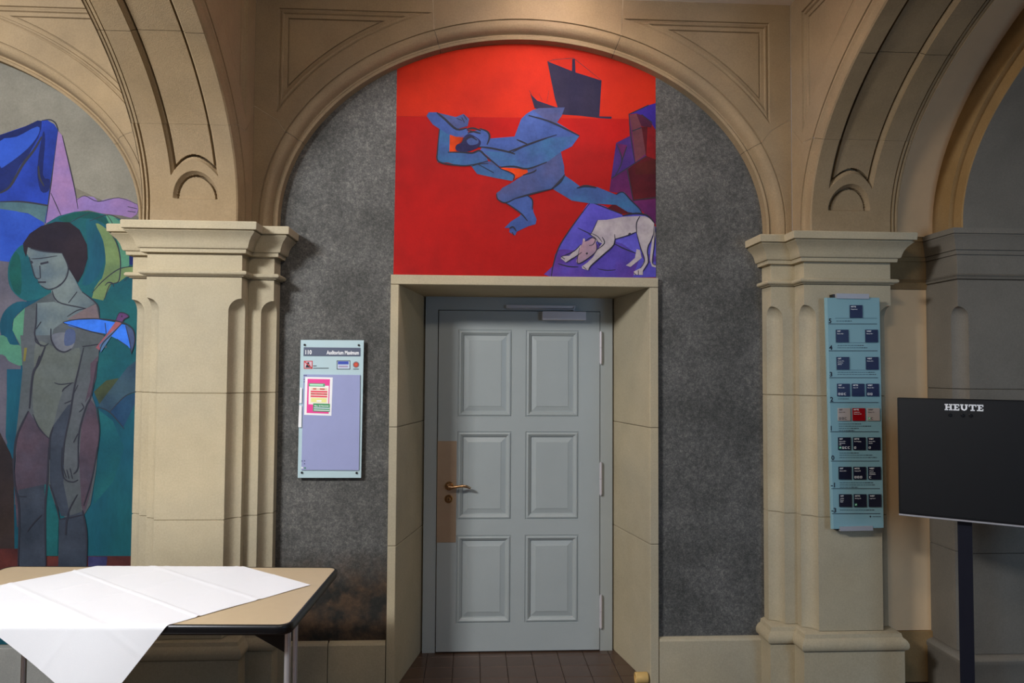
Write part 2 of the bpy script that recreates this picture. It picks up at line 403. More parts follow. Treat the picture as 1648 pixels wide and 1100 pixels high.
pier(p2, [(2.182, .1), (2.182, -.262), (3.3, -.262), (3.3, .1)], [(-1, 0), (0, -1), (1, 0)], (1,), 1, [.735, 1.56], STONE_M, capprof=CAP2, baseprof=BASE2, cw=.055, chtop=1.98)

# ---- cream plaster strip between the right pillars
cw_ = empty('wall_right_bay', (2.0, 0, 0), 'cream plaster wall strip between the two right pillars', kind='structure')
mb = MB(); mb.box(1.85, 2.2, .0, .1, .268, 2.092); obj('plaster_panel', mb, CREAM, cw_)
mb = MB(); mb.box(1.85, 2.2, -.012, .1, 0, .266, bev=.002); obj('plinth_stone', mb, STONE_B, cw_)
mb = MB(); mb.loft([[(1.85, .1, z), (1.85, -.004-o, z), (2.2, -.004-o, z), (2.2, .1, z)] for z, o in [(2.094, 0)]+CAP2[1:]]); obj('cornice_stone', mb, STONE_B, cw_)

# ---- transverse arches (ribs)
YCN = -2.17; RA, RB = 1.90, 1.00
PR = dict(a=RA, b=RB, t1=.385, t2=1.2, uc=2.078, j1m=(1.95, 2.815), j1c=2.93, j2=.76, T=(2.12, 1.19, 1.95, 3.50))
def soffit_profile(mb, ts, x0, x1, sg, ch=True, foot=False):
    wd = x1-x0
    pr = [(0, 0), (.085, 0), (.0855, .006), (.10, .024), (.108, .026), (.109, .032), (wd-.109, .032), (wd-.108, .026), (wd-.10, .024), (wd-.0855, .006), (wd-.085, 0), (wd, 0)] if ch else [(0, 0), (wd, 0)]
    rings = []
    if foot: rings.append([(sg*(x0+x), YCN+RA+d, 2.35) for x, d in pr])
    for t in ts: rings.append([(sg*(x0+x), YCN+(RA+d)*math.cos(t), ZC+(RB+d)*math.sin(t)) for x, d in pr])
    mb.loft(rings, closed=False, caps=False)
def rib(name, sg, label):
    root = empty(name, (sg*1.64, -.3, 2.35), label, kind='structure')
    arch_face(root, lambda u, z, d: Vector((sg*(1.402-d), YCN+u, z)), PR, PROF_RIB, STONE_W)
    x0, x1 = 1.424, 1.866; xc = (x0+x1)/2-.03; J = PR['t1']
    # lower soffit stone with the half-round niche and the rounded end of the channel
    nx = 150; zs = seq(2.35, ZC, 18)[:-1]; ts = seq(0, J, 150)
    rows = [(YCN+RA, z, 0, z) for z in zs]+[(None, None, t, ZC+RB*math.sin(t)) for t in ts]
    rings = []
    def sm(v, e=.004): return max(0, min(1, v/e))
    for yy, zz, t, h in rows:
        r = []
        for i in range(nx+1):
            x = x0+(x1-x0)*i/nx; dx = abs(x-xc); q = dx/.108; hz = (h-2.458)/.128; d = 0
            rad = math.hypot(q, hz) if hz >= 0 else 9
            if hz >= 0 and rad < 1:
                e = (1-rad)*.108; d = .008*sm(e, .003)+.012*sm(e-.004, .008)+(.022 if .014 < e < .021 else 0)
                if hz*.128 < .004: d *= hz*.128/.004
            zb = 2.655-.07*min(1.3, dx/.11)**2
            if dx < .112 and h > zb-.02:
                e = min(.112-dx, h-(zb-.02)); d = max(d, .008*sm(e, .002)+.014*sm(e-.002, .010)+(.030 if .013 < e < .022 else 0))
            xe = (x1-x0)-(x-x0)
            if .029 < xe < .0335 or .011 < xe < .0155: d += .014
            if yy is not None: r.append((sg*x, yy+d, zz))
            else: r.append((sg*x, YCN+(RA+d)*math.cos(t), ZC+(RB+d)*math.sin(t)))
        rings.append(r)
    mb = MB(); mb.loft(rings, closed=False, caps=False); obj('springer_stone', mb, STONE_W if sg > 0 else STONE_W, root, smooth=30, recalc=False)
    g = .0007
    cuts = [J, .72, 1.2, PI-1.2, PI-.72, PI-J]
    for c0, c1 in zip(cuts, cuts[1:]):
        mb = MB(); wd = x1-x0; off = xc-(x0+x1)/2
        pr = [(0, 0), (xc-.112-x0, 0), (xc-.1115-x0, .008), (xc-.100-x0, .022), (xc-.0985-x0, .022), (xc-.098-x0, .055), (xc-.090-x0, .055), (xc-.0895-x0, .022), (xc+.0895-x0, .022), (xc+.090-x0, .055), (xc+.098-x0, .055), (xc+.0985-x0, .022), (xc+.100-x0, .022), (xc+.1115-x0, .008), (xc+.112-x0, 0), (wd-.034, 0), (wd-.0335, .016), (wd-.029, .016), (wd-.0285, .002), (wd-.016, .004), (wd-.0155, .016), (wd-.011, .016), (wd-.0105, .004), (wd, .004)]
        mb.loft([[(sg*(x0+x), YCN+(RA+d)*math.cos(t), ZC+(RB+d)*math.sin(t)) for x, d in pr] for t in seq(c0+g, c1-g, 24)], closed=False, caps=False)
        obj('soffit_stone', mb, STONE_W, root, smooth=30, recalc=False)
    mb = MB(); mb.loft([[(sg*x, YCN+(RA+.08)*math.cos(t), ZC+(RB+.08)*math.sin(t)) for x in (x0, x1)] for t in seq(J-.02, PI-J+.02, 40)], closed=False, caps=False)
    soffit_profile(mb, [PI-J, PI], x0, x1, sg, False)
    obj('rib_core', mb, MORTAR, root, recalc=False)
    mb = MB(); e = 0; ts = seq(0, PI, 40)      # outer flank
    poly = [(RA, 2.35)]+[ell(RA, RB, t) for t in ts]+[(-RA, 2.35), (-2.078, 2.35), (-2.078, CEILZ), (2.078, CEILZ), (2.078, 2.35)]
    mb.slab(poly, [], lambda u, z, d: Vector((sg*1.868, YCN+u, z)), 0, 0, sides=False); obj('flank_stone', mb, STONE_W, root, recalc=False)
    mb = MB(); mb.box(min(sg*1.41, sg*1.868), max(sg*1.41, sg*1.868), -4.5, YCN-RA, 0, CEILZ)   # pier at the far end, behind the viewer
    obj('far_pier', mb, STONE, root)
rib('arch_beam', -1, 'sandstone cross arch rising from the left pillar')
rib('arch_beam', 1, 'sandstone cross arch rising from the directory pillar')
root = empty('arch_beam', (2.6, -.3, 2.35), 'grey sandstone cross arch above the black screen', kind='structure')
PRF2 = [(0, -.03), (.004, -.024), (.062, -.022), (.064, -.028), (.069, -.028), (.070, 0), (.215, 0)]
for c0, c1, ft in ((0, .54, True), (.54, 1.1, False), (1.1, PI, False)):
    mb = MB(); rings = []
    if ft: rings.append([(2.182-d, YCN+RA+e, 2.36) for e, d in PRF2])
    for t in seq(c0, c1, 26): rings.append([(2.182-d, YCN+(RA+e)*math.cos(t), ZC+(RB+e)*math.sin(t)) for e, d in PRF2])
    mb.loft(rings, closed=False, caps=False); obj('archivolt_stone', mb, STONE_B, root, smooth=30, recalc=False)  # same stone as the soffit; browner colour stands in for warm side light
    mb = MB(); rings = []
    if ft: rings.append([(x, YCN+RA, 2.36) for x in (2.212, 3.3)])
    for t in seq(c0, c1, 26): rings.append([(x, YCN+RA*math.cos(t), ZC+RB*math.sin(t)) for x in (2.212, 3.3)])
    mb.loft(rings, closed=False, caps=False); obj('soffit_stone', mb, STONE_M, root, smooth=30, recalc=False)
mb = MB(); mb.loft([[(x, YCN+(RA+.04)*math.cos(t), ZC+(RB+.04)*math.sin(t)) for x in (2.22, 3.3)] for t in seq(0, PI, 40)], closed=False, caps=False)
obj('arch_core', mb, STONE_G, root, recalc=False)
mb = MB(); ev = .205
mb.loft([[(x, YCN+(RA+ev), 2.37) for x in (1.862, 2.19)]]+[[(x, YCN+(RA+ev)*math.cos(t), ZC+(RB+ev-.01)*math.sin(t)) for x in (1.862, 2.19)] for t in seq(0, PI, 60)], closed=False, caps=False)
o = obj('ceiling_vault', mb, CREAM, smooth=40, recalc=False); tag(o, kind='structure')

# ---- other walls (beyond the picture, they bound the light)
PLAST = mat('hall_plaster', (150, 138, 118), .9, spec=.2)
mb = MB(); mb.box(-5.7, -5.6, -4.9, .2, 0, CEILZ); tag(obj('wall_left', mb, PLAST), kind='structure')
mb = MB(); mb.box(3.3, 3.4, -4.9, .2, 0, CEILZ); tag(obj('wall_right', mb, PLAST), kind='structure')
mb = MB(); holes = [[(cx-wd/2, .9), (cx+wd/2, .9), (cx+wd/2, 3.4), (cx-wd/2, 3.4)] for cx, wd in WIN]
mb.slab([(-5.7, 0), (3.4, 0), (3.4, CEILZ), (-5.7, CEILZ)], holes, lambda u, z, d: Vector((u, -4.85+d, z)), 0, -.3, back=True)
tag(obj('wall_front', mb, PLAST), kind='structure')

# ================================================================== DOOR
door = empty('door_1', (0, YB, 0), 'grey painted six-panel door in the middle of the wall', kind='structure')
mapD = lambda u, z, d: Vector((u, YB-d, z))
mb = MB(); mb.slab([(-.556, 0), (-.482, 0), (-.482, 1.996), (.482, 1.996), (.482, 0), (.556, 0), (.556, 2.075), (-.556, 2.075)], [], mapD, 0, -.06); obj('door_frame', mb, DOORP, door)
leaf_x, leaf_z = .4785, (.008, 1.992)
rows = [(.168, .676), (.766, 1.281), (1.366, 1.880)]; colsx = [(-.362, -.043), (.038, .354)]
rects = [(x0, x1, z0, z1) for z0, z1 in rows for x0, x1 in colsx]
mb = MB()
out = [(-leaf_x+.002, leaf_z[0]), (leaf_x, leaf_z[0]), (leaf_x, leaf_z[1]), (-leaf_x+.002, leaf_z[1])]
mb.slab(out, [[(x0, z0), (x1, z0), (x1, z1), (x0, z1)] for x0, x1, z0, z1 in rects], mapD, .006, -.05, back=False)
leaf = obj('door_leaf', mb, DOORP, door)
for x0, x1, z0, z1 in rects:
    mb = MB(); rg = [(0, .006), (.002, .001), (.006, .001), (.009, .008), (.016, .010), (.021, .006), (.024, .002), (.030, -.002), (.032, -.010), (.036, -.010), (.062, -.003), (.064, -.001), (.066, -.001)]
    mb.loft([[(x0+i, YB-d, z0+i), (x1-i, YB-d, z0+i), (x1-i, YB-d, z1-i), (x0+i, YB-d, z1-i)] for i, d in rg], True, False)
    i = rg[-1][0]; d = rg[-1][1]
    mb.add([(x0+i, YB-d, z0+i), (x1-i, YB-d, z0+i), (x1-i, YB-d, z1-i), (x0+i, YB-d, z1-i)], [(0, 1, 2, 3)])
    obj('door_panel', mb, DOORP, leaf, recalc=False)
mb = MB(); mb.box(-.478, -.366, YB-.0085, YB-.004, .636, 1.225, bev=.001)
tag(obj('lock_plate', mb, BRASS, leaf), 'bronze-coloured protective plate')
hz_ = at(723, 783, YB-.02); kz = at(722, 804, YB-.02)
mb = MB()
def disc(mb, c, r, y0, y1, n=24, bev=.003):
    mb.loft([[(c.x+math.cos(2*PI*k/n)*rr, y, c.z+math.sin(2*PI*k/n)*rr) for k in range(n)] for rr, y in ((r, y0), (r, y1+bev), (r-bev, y1))])
disc(mb, hz_, .026, YB-.008, YB-.018); mb.tube([(hz_.x, YB-.016, hz_.z), (hz_.x, YB-.055, hz_.z)], .010, 14)
mb.tube([(hz_.x-.004, YB-.052, hz_.z), (hz_.x+.02, YB-.056, hz_.z-.003), (hz_.x+.05, YB-.056, hz_.z+.002), (hz_.x+.075, YB-.056, hz_.z+.006), (hz_.x+.10, YB-.055, hz_.z+.003), (hz_.x+.125, YB-.052, hz_.z-.008)], [.011, .010, .008, .008, .009, .006], 12)
tag(obj('lever_handle', mb, HANDLE, leaf, smooth=40), 'polished bronze lever handle')
mb = MB(); disc(mb, kz, .025, YB-.008, YB-.016); disc(mb, kz, .011, YB-.016, YB-.024); obj('lock_rosette', mb, HANDLE, leaf, smooth=40)
mb = MB(); mb.box(kz.x-.0015, kz.x+.0015, YB-.0255, YB-.023, kz.z-.006, kz.z+.006); obj('keyhole', mb, BLACK, leaf)
for pz in (548, 760, 983):
    c = at(967, 560 if pz == 548 else (771 if pz == 760 else 985), YB-.012)
    hg = MB()
    hg.tube([(c.x, YB-.012, c.z-.092), (c.x, YB-.012, c.z-.001)], .0085, 12); hg.tube([(c.x, YB-.012, c.z+.001), (c.x, YB-.012, c.z+.092)], .0085, 12)
    hg.tube([(c.x, YB-.012, c.z-.098), (c.x, YB-.012, c.z-.092)], .006, 10); hg.tube([(c.x, YB-.012, c.z+.092), (c.x, YB-.012, c.z+.098)], .006, 10)
    obj('hinge', hg, MATS['satin_aluminium'] if 'satin_aluminium' in MATS else mat('satin_aluminium', (205, 200, 204), .4, metal=.2), door, smooth=40)
a0 = at(873, 501, YB-.05); a1 = at(943, 516, YB-.05)
cl = MB(); cl.box(a0.x, a1.x, YB-.055, YB-.006, a1.z, a0.z, bev=.003); clo = obj('door_closer', cl, mat('satin_aluminium', (205, 200, 204), .4, metal=.2), leaf)
b0 = at(815, 491, YB-.03); b1 = at(926, 497, YB-.03)
cl = MB(); cl.box(b0.x, b1.x, YB-.032, YB-.001, b1.z, b0.z, bev=.002); obj('closer_rail', cl, MATS['satin_aluminium'], door)
cl = MB(); cl.box(b1.x-.012, b1.x-.004, YB-.038, YB-.020, a0.z-.002, b0.z-.006); cl.box(b0.x+.02, b1.x-.004, YB-.040, YB-.033, b1.z-.009, b1.z-.003); obj('closer_arm', cl, STEEL, door)

# ================================================================== MURALS (flat paint on plaster, traced region by region)
def paint(name, col, var=.12, sc=9, streak=1, col2=None, fs=70, fine=.10):
    if col2 is None: col2 = (int(col[0]*.80), int(col[1]*.84), int(min(255, col[2]*.88+4)))
    return mat(name, col, .75, spec=.2, noise=var*1.5, nscale=sc, fine=fine*.6, fscale=fs, bump=.15, bscale=90, streak=streak, col2=col2)
def smooth_poly(pts, k=3):
    n = len(pts); out = []
    for i in range(n):
        p0, p1, p2, p3 = [Vector(pts[(i+j-1) % n]) for j in range(4)]
        for s in range(k):
            t = s/k
            out.append(.5*((2*p1)+(-p0+p2)*t+(2*p0-5*p1+4*p2-p3)*t*t+(-p0+3*p1-3*p2+p3)*t**3))
    return [(p.x, p.y) for p in out]
def smooth_line(pts, k=4):
    if len(pts) < 3: return pts
    q = [pts[0]]+list(pts)+[pts[-1]]; out = []
    for i in range(1, len(q)-2):
        p0, p1, p2, p3 = [Vector(q[i+j]) for j in (-1, 0, 1, 2)]
        for s in range(k):
            t = s/k; v = .5*((2*p1)+(-p0+p2)*t+(2*p0-5*p1+4*p2-p3)*t*t+(-p0+3*p1-3*p2+p3)*t**3); out.append((v.x, v.y))
    out.append(tuple(pts[-1])); return out
class Mural:
    def __init__(s, name, loc, label, clip=None):
        s.root = empty(name, loc, label, 'mural'); s.layer = 0; s.clip = clip; s.parts = {}
    def xf(s, org, p): return (org[0]+p[0]/org[2], org[1]+p[1]/org[2])
    def _part(s, part):
        if part not in s.parts: s.parts[part] = (MB(), [])
        return s.parts[part]
    def _mi(s, part, m):
        L = s.parts[part][1]
        if m not in L: L.append(m)
        return L.index(m)
    def poly(s, part, org, pts, m, smooth=False):
        mb, L = s._part(part); mi = s._mi(part, m); s.layer += 1; Y = YS-.0012-.00004*s.layer
        if smooth: pts = smooth_poly(pts)
        w = [at(*s.xf(org, p), Y) for p in pts]
        if s.clip: w = [s.clip(p) for p in w]
        tr = tessellate_polygon([[Vector((p.x, p.z, 0)) for p in w]])
        mb.add(w, [tuple(t) for t in tr], mi)
    def line(s, part, org, pts, m, wd=2.0, smooth=True):
        mb, L = s._part(part); mi = s._mi(part, m); s.layer += 1; Y = YS-.0012-.00004*s.layer
        if smooth: pts = smooth_line(pts)
        w = [at(*s.xf(org, p), Y) for p in pts]; n = len(w); h = wd*.00325/2*1.25; rows = []
        for i, p in enumerate(w):
            d = (w[min(i+1, n-1)]-w[max(i-1, 0)]).normalized(); nn = Vector((-d.z, 0, d.x)); k = h*(.45+.55*math.sin(PI*(i+.6)/(n+.2)))
            a, b = p+nn*k, p-nn*k
            if s.clip: a, b = s.clip(a), s.clip(b)
            rows.append([a, b])
        mb.loft(rows, closed=False, caps=False, mi=mi)
    def done(s):
        for nm, (mb, L) in s.parts.items(): obj(nm, mb, L, s.root, recalc=False)

def clipR(p):
    q = p.copy(); q.x = max(-.692 if q.z > 2.6 else -.698, min(.703, q.x)); q.z = max(2.1395, q.z)
    zt = ZC+1.004*math.sqrt(max(0, 1-(q.x/1.294)**2)); q.z = min(zt, q.z); return q
M = Mural('mural', (0, YS, 2.139), 'red arched wall mural above the door with leaping blue figure and white dog', clipR)
ORG = (0, 0, 1)
up = paint('vermilion_paint', (188, 40, 14), .09, 4, col2=(174, 34, 16), fs=200); lo = paint('crimson_paint', (168, 18, 14), .12, 3.5, col2=(148, 20, 18), fs=200)
arcp = [(640+ (1053-640)*i/40, 40) for i in range(41)]
M.poly('painted_sky', ORG, [(636, 187)]+[(636, 60)]+[(636+i*(1060-636)/60, 40) for i in range(61)]+[(1060, 192)], up)
M.poly('painted_ground', ORG, [(630, 187), (1062, 192), (1062, 450), (630, 450)], lo)
A = (620, 50, 3.662); B = (860, 250, 5.5); C3 = (960, 150, 5.236); D2 = (680, 170, 7.855); E1 = (760, 260, 5.79)
ship = paint('ship_paint', (42, 38, 60), .1); M.poly('painted_ship', A, [(955, 178), (1110, 240), (1275, 292), (1262, 508), (1030, 492), (1000, 400)], ship)
M.poly('painted_ship', A, [(1102, 165), (1118, 165), (1122, 245), (1100, 240)], ship)
M.poly('painted_ship', A, [(855, 370), (895, 410), (1005, 448), (1060, 452), (1030, 500), (880, 455)], ship)
M.poly('painted_ship', A, [(1030, 488), (1262, 503), (1335, 505), (1333, 518), (1262, 514), (1150, 500)], ship)
M.line('painted_ship', A, [(955, 180), (1000, 168), (1110, 160), (1180, 215), (1275, 292)], DARK, .8, False)
M.line('painted_ship', A, [(850, 350), (880, 420)], DARK, .7); M.line('painted_ship', A, [(965, 350), (952, 420)], DARK, .5); M.line('painted_ship', A, [(905, 370), (925, 410)], DARK, .5)
# rocks on the right
r1 = paint('plum_paint', (74, 28, 52), .15); r2 = paint('violet_paint', (72, 44, 110), .15); r3 = paint('maroon_paint', (82, 20, 26), .18)
r4 = paint('dusty_rose_paint', (104, 56, 62), .12); r5 = paint('magenta_paint', (100, 34, 84), .12); r6 = paint('deep_blue_violet_paint', (52, 36, 128), .12); r7 = paint('rock_red_paint', (128, 20, 22), .15)
R = 'painted_rocks'
M.poly(R, C3, [(270, 180), (430, 105), (520, 85), (520, 1110), (400, 1010), (240, 860), (110, 820), (125, 700), (165, 420), (280, 360)], r5)
M.poly(R, C3, [(270, 180), (430, 105), (520, 85), (520, 310), (470, 300), (340, 180)], r6)
M.poly(R, C3, [(280, 180), (340, 170), (460, 250), (520, 310), (520, 560), (420, 530), (390, 300)], r7)
M.poly(R, C3, [(330, 170), (400, 190), (470, 260), (460, 290), (380, 280)], r1)
M.poly(R, C3, [(370, 290), (430, 280), (420, 530), (405, 500)], r3)
M.poly(R, C3, [(280, 188), (335, 172), (378, 280), (300, 320)], r4)
M.poly(R, C3, [(300, 322), (380, 290), (415, 510), (330, 580)], r4)
M.poly(R, C3, [(165, 420), (290, 365), (325, 590), (125, 720)], r2)
M.poly(R, C3, [(165, 420), (260, 440), (215, 560)], r5)
M.poly(R, C3, [(330, 590), (420, 530), (520, 560), (520, 890), (310, 910), (265, 640)], r3)
M.poly(R, C3, [(330, 600), (480, 560), (520, 560), (520, 680), (330, 690)], paint('brown_red_paint', (78, 26, 22), .15))
M.poly(R, C3, [(260, 640), (310, 910), (240, 850), (110, 830), (125, 720)], r5)
for p in ([(275, 185), (285, 330), (325, 590)], [(300, 320), (380, 290)], [(325, 590), (420, 530)], [(125, 720), (325, 590)], [(258, 640), (310, 905)], [(310, 905), (520, 880)], [(380, 180), (470, 250)], [(170, 430), (215, 570), (150, 710)], [(255, 450), (215, 570)], [(270, 180), (440, 100)]):
    M.line(R, C3, p, DARK, 1.6)
# cliff bottom right
bl = paint('ultramarine_violet_paint', (80, 72, 168), .14, 7, col2=(92, 86, 184)); pu = paint('purple_paint', (88, 54, 132), .16, 7, col2=(76, 62, 150))
K = 'painted_cliff'
M.poly(K, B, [(150, 1080), (165, 980), (210, 830), (300, 680), (470, 435), (500, 415), (620, 450), (780, 530), (920, 510), (1000, 540), (1100, 640), (1100, 1080)], bl)
M.poly(K, B, [(640, 475), (700, 430), (780, 435), (870, 515), (760, 520)], r3)
M.poly(K, B, [(152, 1080), (165, 980), (210, 840), (400, 840), (700, 760), (900, 860), (1100, 900), (1100, 1080)], pu, True)
M.poly(K, B, [(720, 740), (905, 680), (930, 860), (900, 870)], bl)
M.poly(K, B, [(940, 890), (1000, 960), (1100, 940), (1100, 1080), (870, 1080)], bl)
for p, wd in (([(150, 1080), (165, 980), (215, 820), (300, 680), (400, 540), (490, 425)], 1.8), ([(385, 645), (500, 700), (540, 730)], 1.4), ([(710, 785), (800, 830), (905, 870)], 1.6), ([(500, 415), (620, 460), (780, 525)], 1.6), ([(210, 960), (300, 985), (390, 990)], 1.6), ([(560, 1005), (640, 1020), (720, 1015)], 1.2)): M.line(K, B, p, DARK, wd)
# figure
f1 = paint('figure_blue_paint', (58, 80, 138), .16, 10, col2=(66, 88, 148)); f2 = paint('figure_slate_paint', (72, 76, 116), .16, 10, col2=(60, 78, 126)); f3 = paint('figure_teal_paint', (54, 96, 138), .14, 10, col2=(60, 84, 136)); orr = paint('orange_paint', (204, 62, 12), .06)
fi = paint('figure_indigo_paint', (40, 38, 74), .2, 14)
G = 'painted_figure'
M.poly(G, A, [(1055, 850), (1100, 880), (1150, 917), (1180, 912), (1250, 920), (1360, 965), (1385, 950), (1410, 950), (1445, 1000), (1490, 1040), (1515, 1080), (1430, 1068), (1360, 1025), (1210, 1017), (1100, 1000), (985, 930)], f3)
M.poly(G, E1, [(310, 385), (400, 345), (510, 315), (550, 345), (565, 400), (570, 470), (600, 540), (590, 585), (520, 605), (415, 655), (400, 690), (345, 660), (350, 620), (300, 620), (360, 560), (440, 510), (455, 488), (380, 430)], f1)
M.poly(G, D2, [(555, 740), (830, 700), (990, 800), (1160, 880), (1135, 955), (920, 915), (690, 865), (620, 770)], f3)
M.poly(G, D2, [(985, 790), (1140, 770), (1340, 815), (1360, 850), (1160, 930), (1150, 880)], orr)
M.poly(G, E1, [(0, 0), (210, 0), (270, 40), (520, 70), (700, 0), (840, 0), (862, 120), (745, 250), (560, 300), (400, 345), (310, 385), (240, 350), (225, 295), (380, 190), (520, 100), (510, 75), (250, 45)], f2)
M.poly(G, A, [(762, 622), (800, 520), (830, 490), (870, 465), (905, 455), (1058, 450), (1040, 500), (1012, 538), (1145, 618), (1100, 680), (1035, 712), (1055, 800), (1055, 855), (985, 930), (900, 900), (860, 812), (690, 805), (640, 770), (560, 700), (605, 635)], f1)
M.poly(G, A, [(870, 465), (905, 455), (1058, 450), (1040, 500), (1008, 545), (930, 510)], f2)
M.poly(G, A, [(575, 705), (745, 720), (965, 630), (1145, 618), (1035, 712), (965, 765), (850, 812), (690, 800), (640, 770)], f3)
M.poly(G, A, [(605, 640), (755, 625), (850, 665), (745, 718), (560, 685)], f1)
M.poly(G, A, [(850, 812), (965, 765), (1035, 712), (1055, 800), (1055, 855), (985, 930), (900, 955), (760, 985), (690, 1010), (655, 965), (690, 925), (850, 838)], f2)
M.poly(G, D2, [(215, 290), (345, 360), (345, 590), (620, 600), (720, 570), (800, 640), (830, 700), (600, 760), (440, 755), (320, 720), (190, 720), (180, 640)], f3)
M.poly(G, D2, [(345, 365), (520, 395), (500, 440), (420, 520), (425, 580), (340, 585)], orr)
M.poly(G, D2, [(345, 350), (425, 395), (520, 385), (560, 340), (750, 300), (820, 320), (850, 390), (820, 500), (720, 520), (650, 440), (560, 400), (480, 400)], f1)
M.poly(G, D2, [(50, 130), (80, 85), (180, 85), (430, 300), (560, 290), (580, 340), (520, 380), (420, 395), (300, 350), (130, 240)], f1)
M.poly(G, D2, [(185, 88), (420, 145), (520, 105), (590, 170), (570, 260), (435, 298)], f2)
M.poly(G, D2, [(415, 530), (440, 490), (490, 470), (530, 390), (600, 360), (720, 430), (735, 490), (690, 540), (560, 585), (440, 575)], fi, True)
M.poly(G, D2, [(560, 440), (640, 400), (700, 430), (700, 480), (600, 500)], f2, True)
for p, wd in (([(180, 88), (280, 170), (430, 300), (560, 285)], 3), ([(560, 300), (640, 285), (740, 320)], 2.4), ([(570, 350), (650, 330), (730, 355)], 2.2), ([(560, 310), (700, 345), (735, 350)], 2), ([(430, 160), (500, 190)], 1), ([(520, 120), (560, 180)], 1.2), ([(495, 150), (530, 215)], 1.2), ([(720, 290), (820, 330), (848, 400), (815, 495)], 2.6), ([(490, 470), (600, 395), (690, 440)], 2.0),
              ([(700, 520), (870, 540), (1080, 585), (1170, 615)], 2.6), ([(1080, 585), (1200, 545), (1340, 490), (1571, 410)], 2.6), ([(1190, 430), (1260, 460), (1330, 490)], 2.2),
              ([(320, 590), (500, 592), (630, 600), (720, 570), (800, 640), (900, 720), (990, 800)], 2.6), ([(215, 300), (190, 560), (205, 710), (440, 755), (600, 755), (830, 700)], 2.0), ([(990, 800), (1150, 870), (1150, 940)], 1.8), ([(985, 780), (1150, 770), (1330, 800), (1571, 715)], 2.4), ([(1270, 880), (1400, 840), (1440, 810)], 2.0),
              ([(700, 740), (900, 850)], 1.2), ([(620, 770), (700, 740), (830, 735)], 1.2)):
    M.line(G, D2, p, DARK, wd)
for p, wd in (([(862, 120), (820, 190), (740, 255)], 2.4), ([(400, 345), (480, 322), (600, 290), (745, 255)], 2.2), ([(225, 300), (240, 355), (310, 385), (400, 345)], 1.8), ([(310, 385), (380, 430), (460, 490), (515, 555)], 2.0), ([(510, 315), (560, 360), (560, 450)], 1.8), ([(345, 625), (380, 610), (410, 650)], 2.0), ([(370, 660), (390, 690)], 1.4), ([(975, 248), (1060, 232), (1158, 245)], 1.8)):
    M.line(G, E1, p, DARK, wd)
for p, wd in (([(845, 498), (960, 530), (1080, 585), (1145, 618)], 2.4), ([(745, 718), (860, 660), (1010, 612)], 1.4), ([(1360, 965), (1400, 950), (1450, 1000), (1500, 1050), (1515, 1080)], 1.6), ([(1140, 922), (1180, 910), (1240, 920)], 1.6), ([(985, 930), (1055, 855)], 2.4)):
    M.line(G, A, p, DARK, wd)
# dog
dg = paint('dog_white_paint', (176, 166, 166), .10, 14, col2=(160, 150, 156)); dp = paint('dog_pink_paint', (178, 142, 150), .08)
H = 'painted_dog'
M.poly(H, B, [(905, 830), (935, 840), (950, 910), (900, 950), (850, 990), (810, 975), (840, 955), (890, 910)], dg)
M.poly(H, B, [(410, 790), (420, 850), (375, 890), (325, 915), (280, 950), (235, 915), (240, 895), (310, 890), (360, 840)], dg)
M.poly(H, B, [(560, 575), (640, 572), (780, 545), (930, 538), (980, 540), (1040, 570), (1062, 610), (1050, 700), (1010, 800), (1000, 860), (1005, 950), (960, 1020), (960, 1060), (880, 1058), (880, 1030), (940, 1000), (975, 930), (930, 800), (900, 680), (820, 710), (710, 740), (700, 790), (640, 860), (560, 920), (500, 980), (480, 1020), (425, 1005), (420, 985), (470, 950), (520, 900), (570, 820), (600, 780), (545, 760), (500, 700), (530, 640)], dg)
M.poly(H, B, [(425, 780), (430, 740), (445, 735), (450, 765)], dg); M.poly(H, B, [(480, 790), (505, 740), (540, 735), (535, 775), (500, 805)], dg)
M.poly(H, B, [(1062, 610), (1075, 700), (1060, 800), (1045, 950), (1080, 980), (1080, 995), (1040, 985), (1022, 930), (1030, 830), (1050, 700)], dg)
M.poly(H, B, [(430, 745), (445, 765), (480, 755), (510, 735), (540, 745), (550, 800), (545, 850), (500, 890), (450, 930), (400, 958), (370, 940), (390, 890), (405, 820), (425, 780)], dp, True)
for p, wd in (([(780, 535), (900, 515), (1000, 535), (1062, 600)], 2.4), ([(935, 540), (905, 600), (905, 690)], 1.6), ([(1062, 610), (1050, 720), (1010, 800), (1000, 860), (1008, 950), (960, 1030)], 1.4), ([(905, 690), (940, 820), (975, 930), (940, 1000)], 1.4), ([(710, 700), (705, 790), (600, 890), (500, 980), (480, 1020)], 1.6), ([(600, 725), (620, 780), (550, 840)], 1.4), ([(400, 820), (380, 930), (400, 958), (500, 895), (550, 840), (545, 770)], 1.2), ([(445, 765), (500, 730), (540, 745), (520, 790), (485, 800)], 1.2), ([(480, 700), (540, 735), (580, 800)], 1.0), ([(500, 690), (560, 720), (600, 770)], 1.0), ([(710, 745), (820, 712), (900, 680)], 1.2), ([(560, 575), (530, 640), (500, 700)], 1.0), ([(1070, 640), (1060, 800), (1045, 950), (1080, 975)], 1.2), ([(460, 865), (470, 875)], 3.0), ([(410, 790), (350, 850), (235, 900)], 1.2), ([(420, 860), (330, 920), (280, 950)], 1.2), ([(240, 900), (270, 920)], 1.0), ([(430, 985), (460, 1010)], 1.0), ([(880, 1040), (900, 1060)], 1.0), ([(920, 1020), (920, 1060)], 1.0), ([(830, 700), (850, 690), (835, 712)], 1.4)):
    M.line(H, B, p, DARK, wd)
M.done()

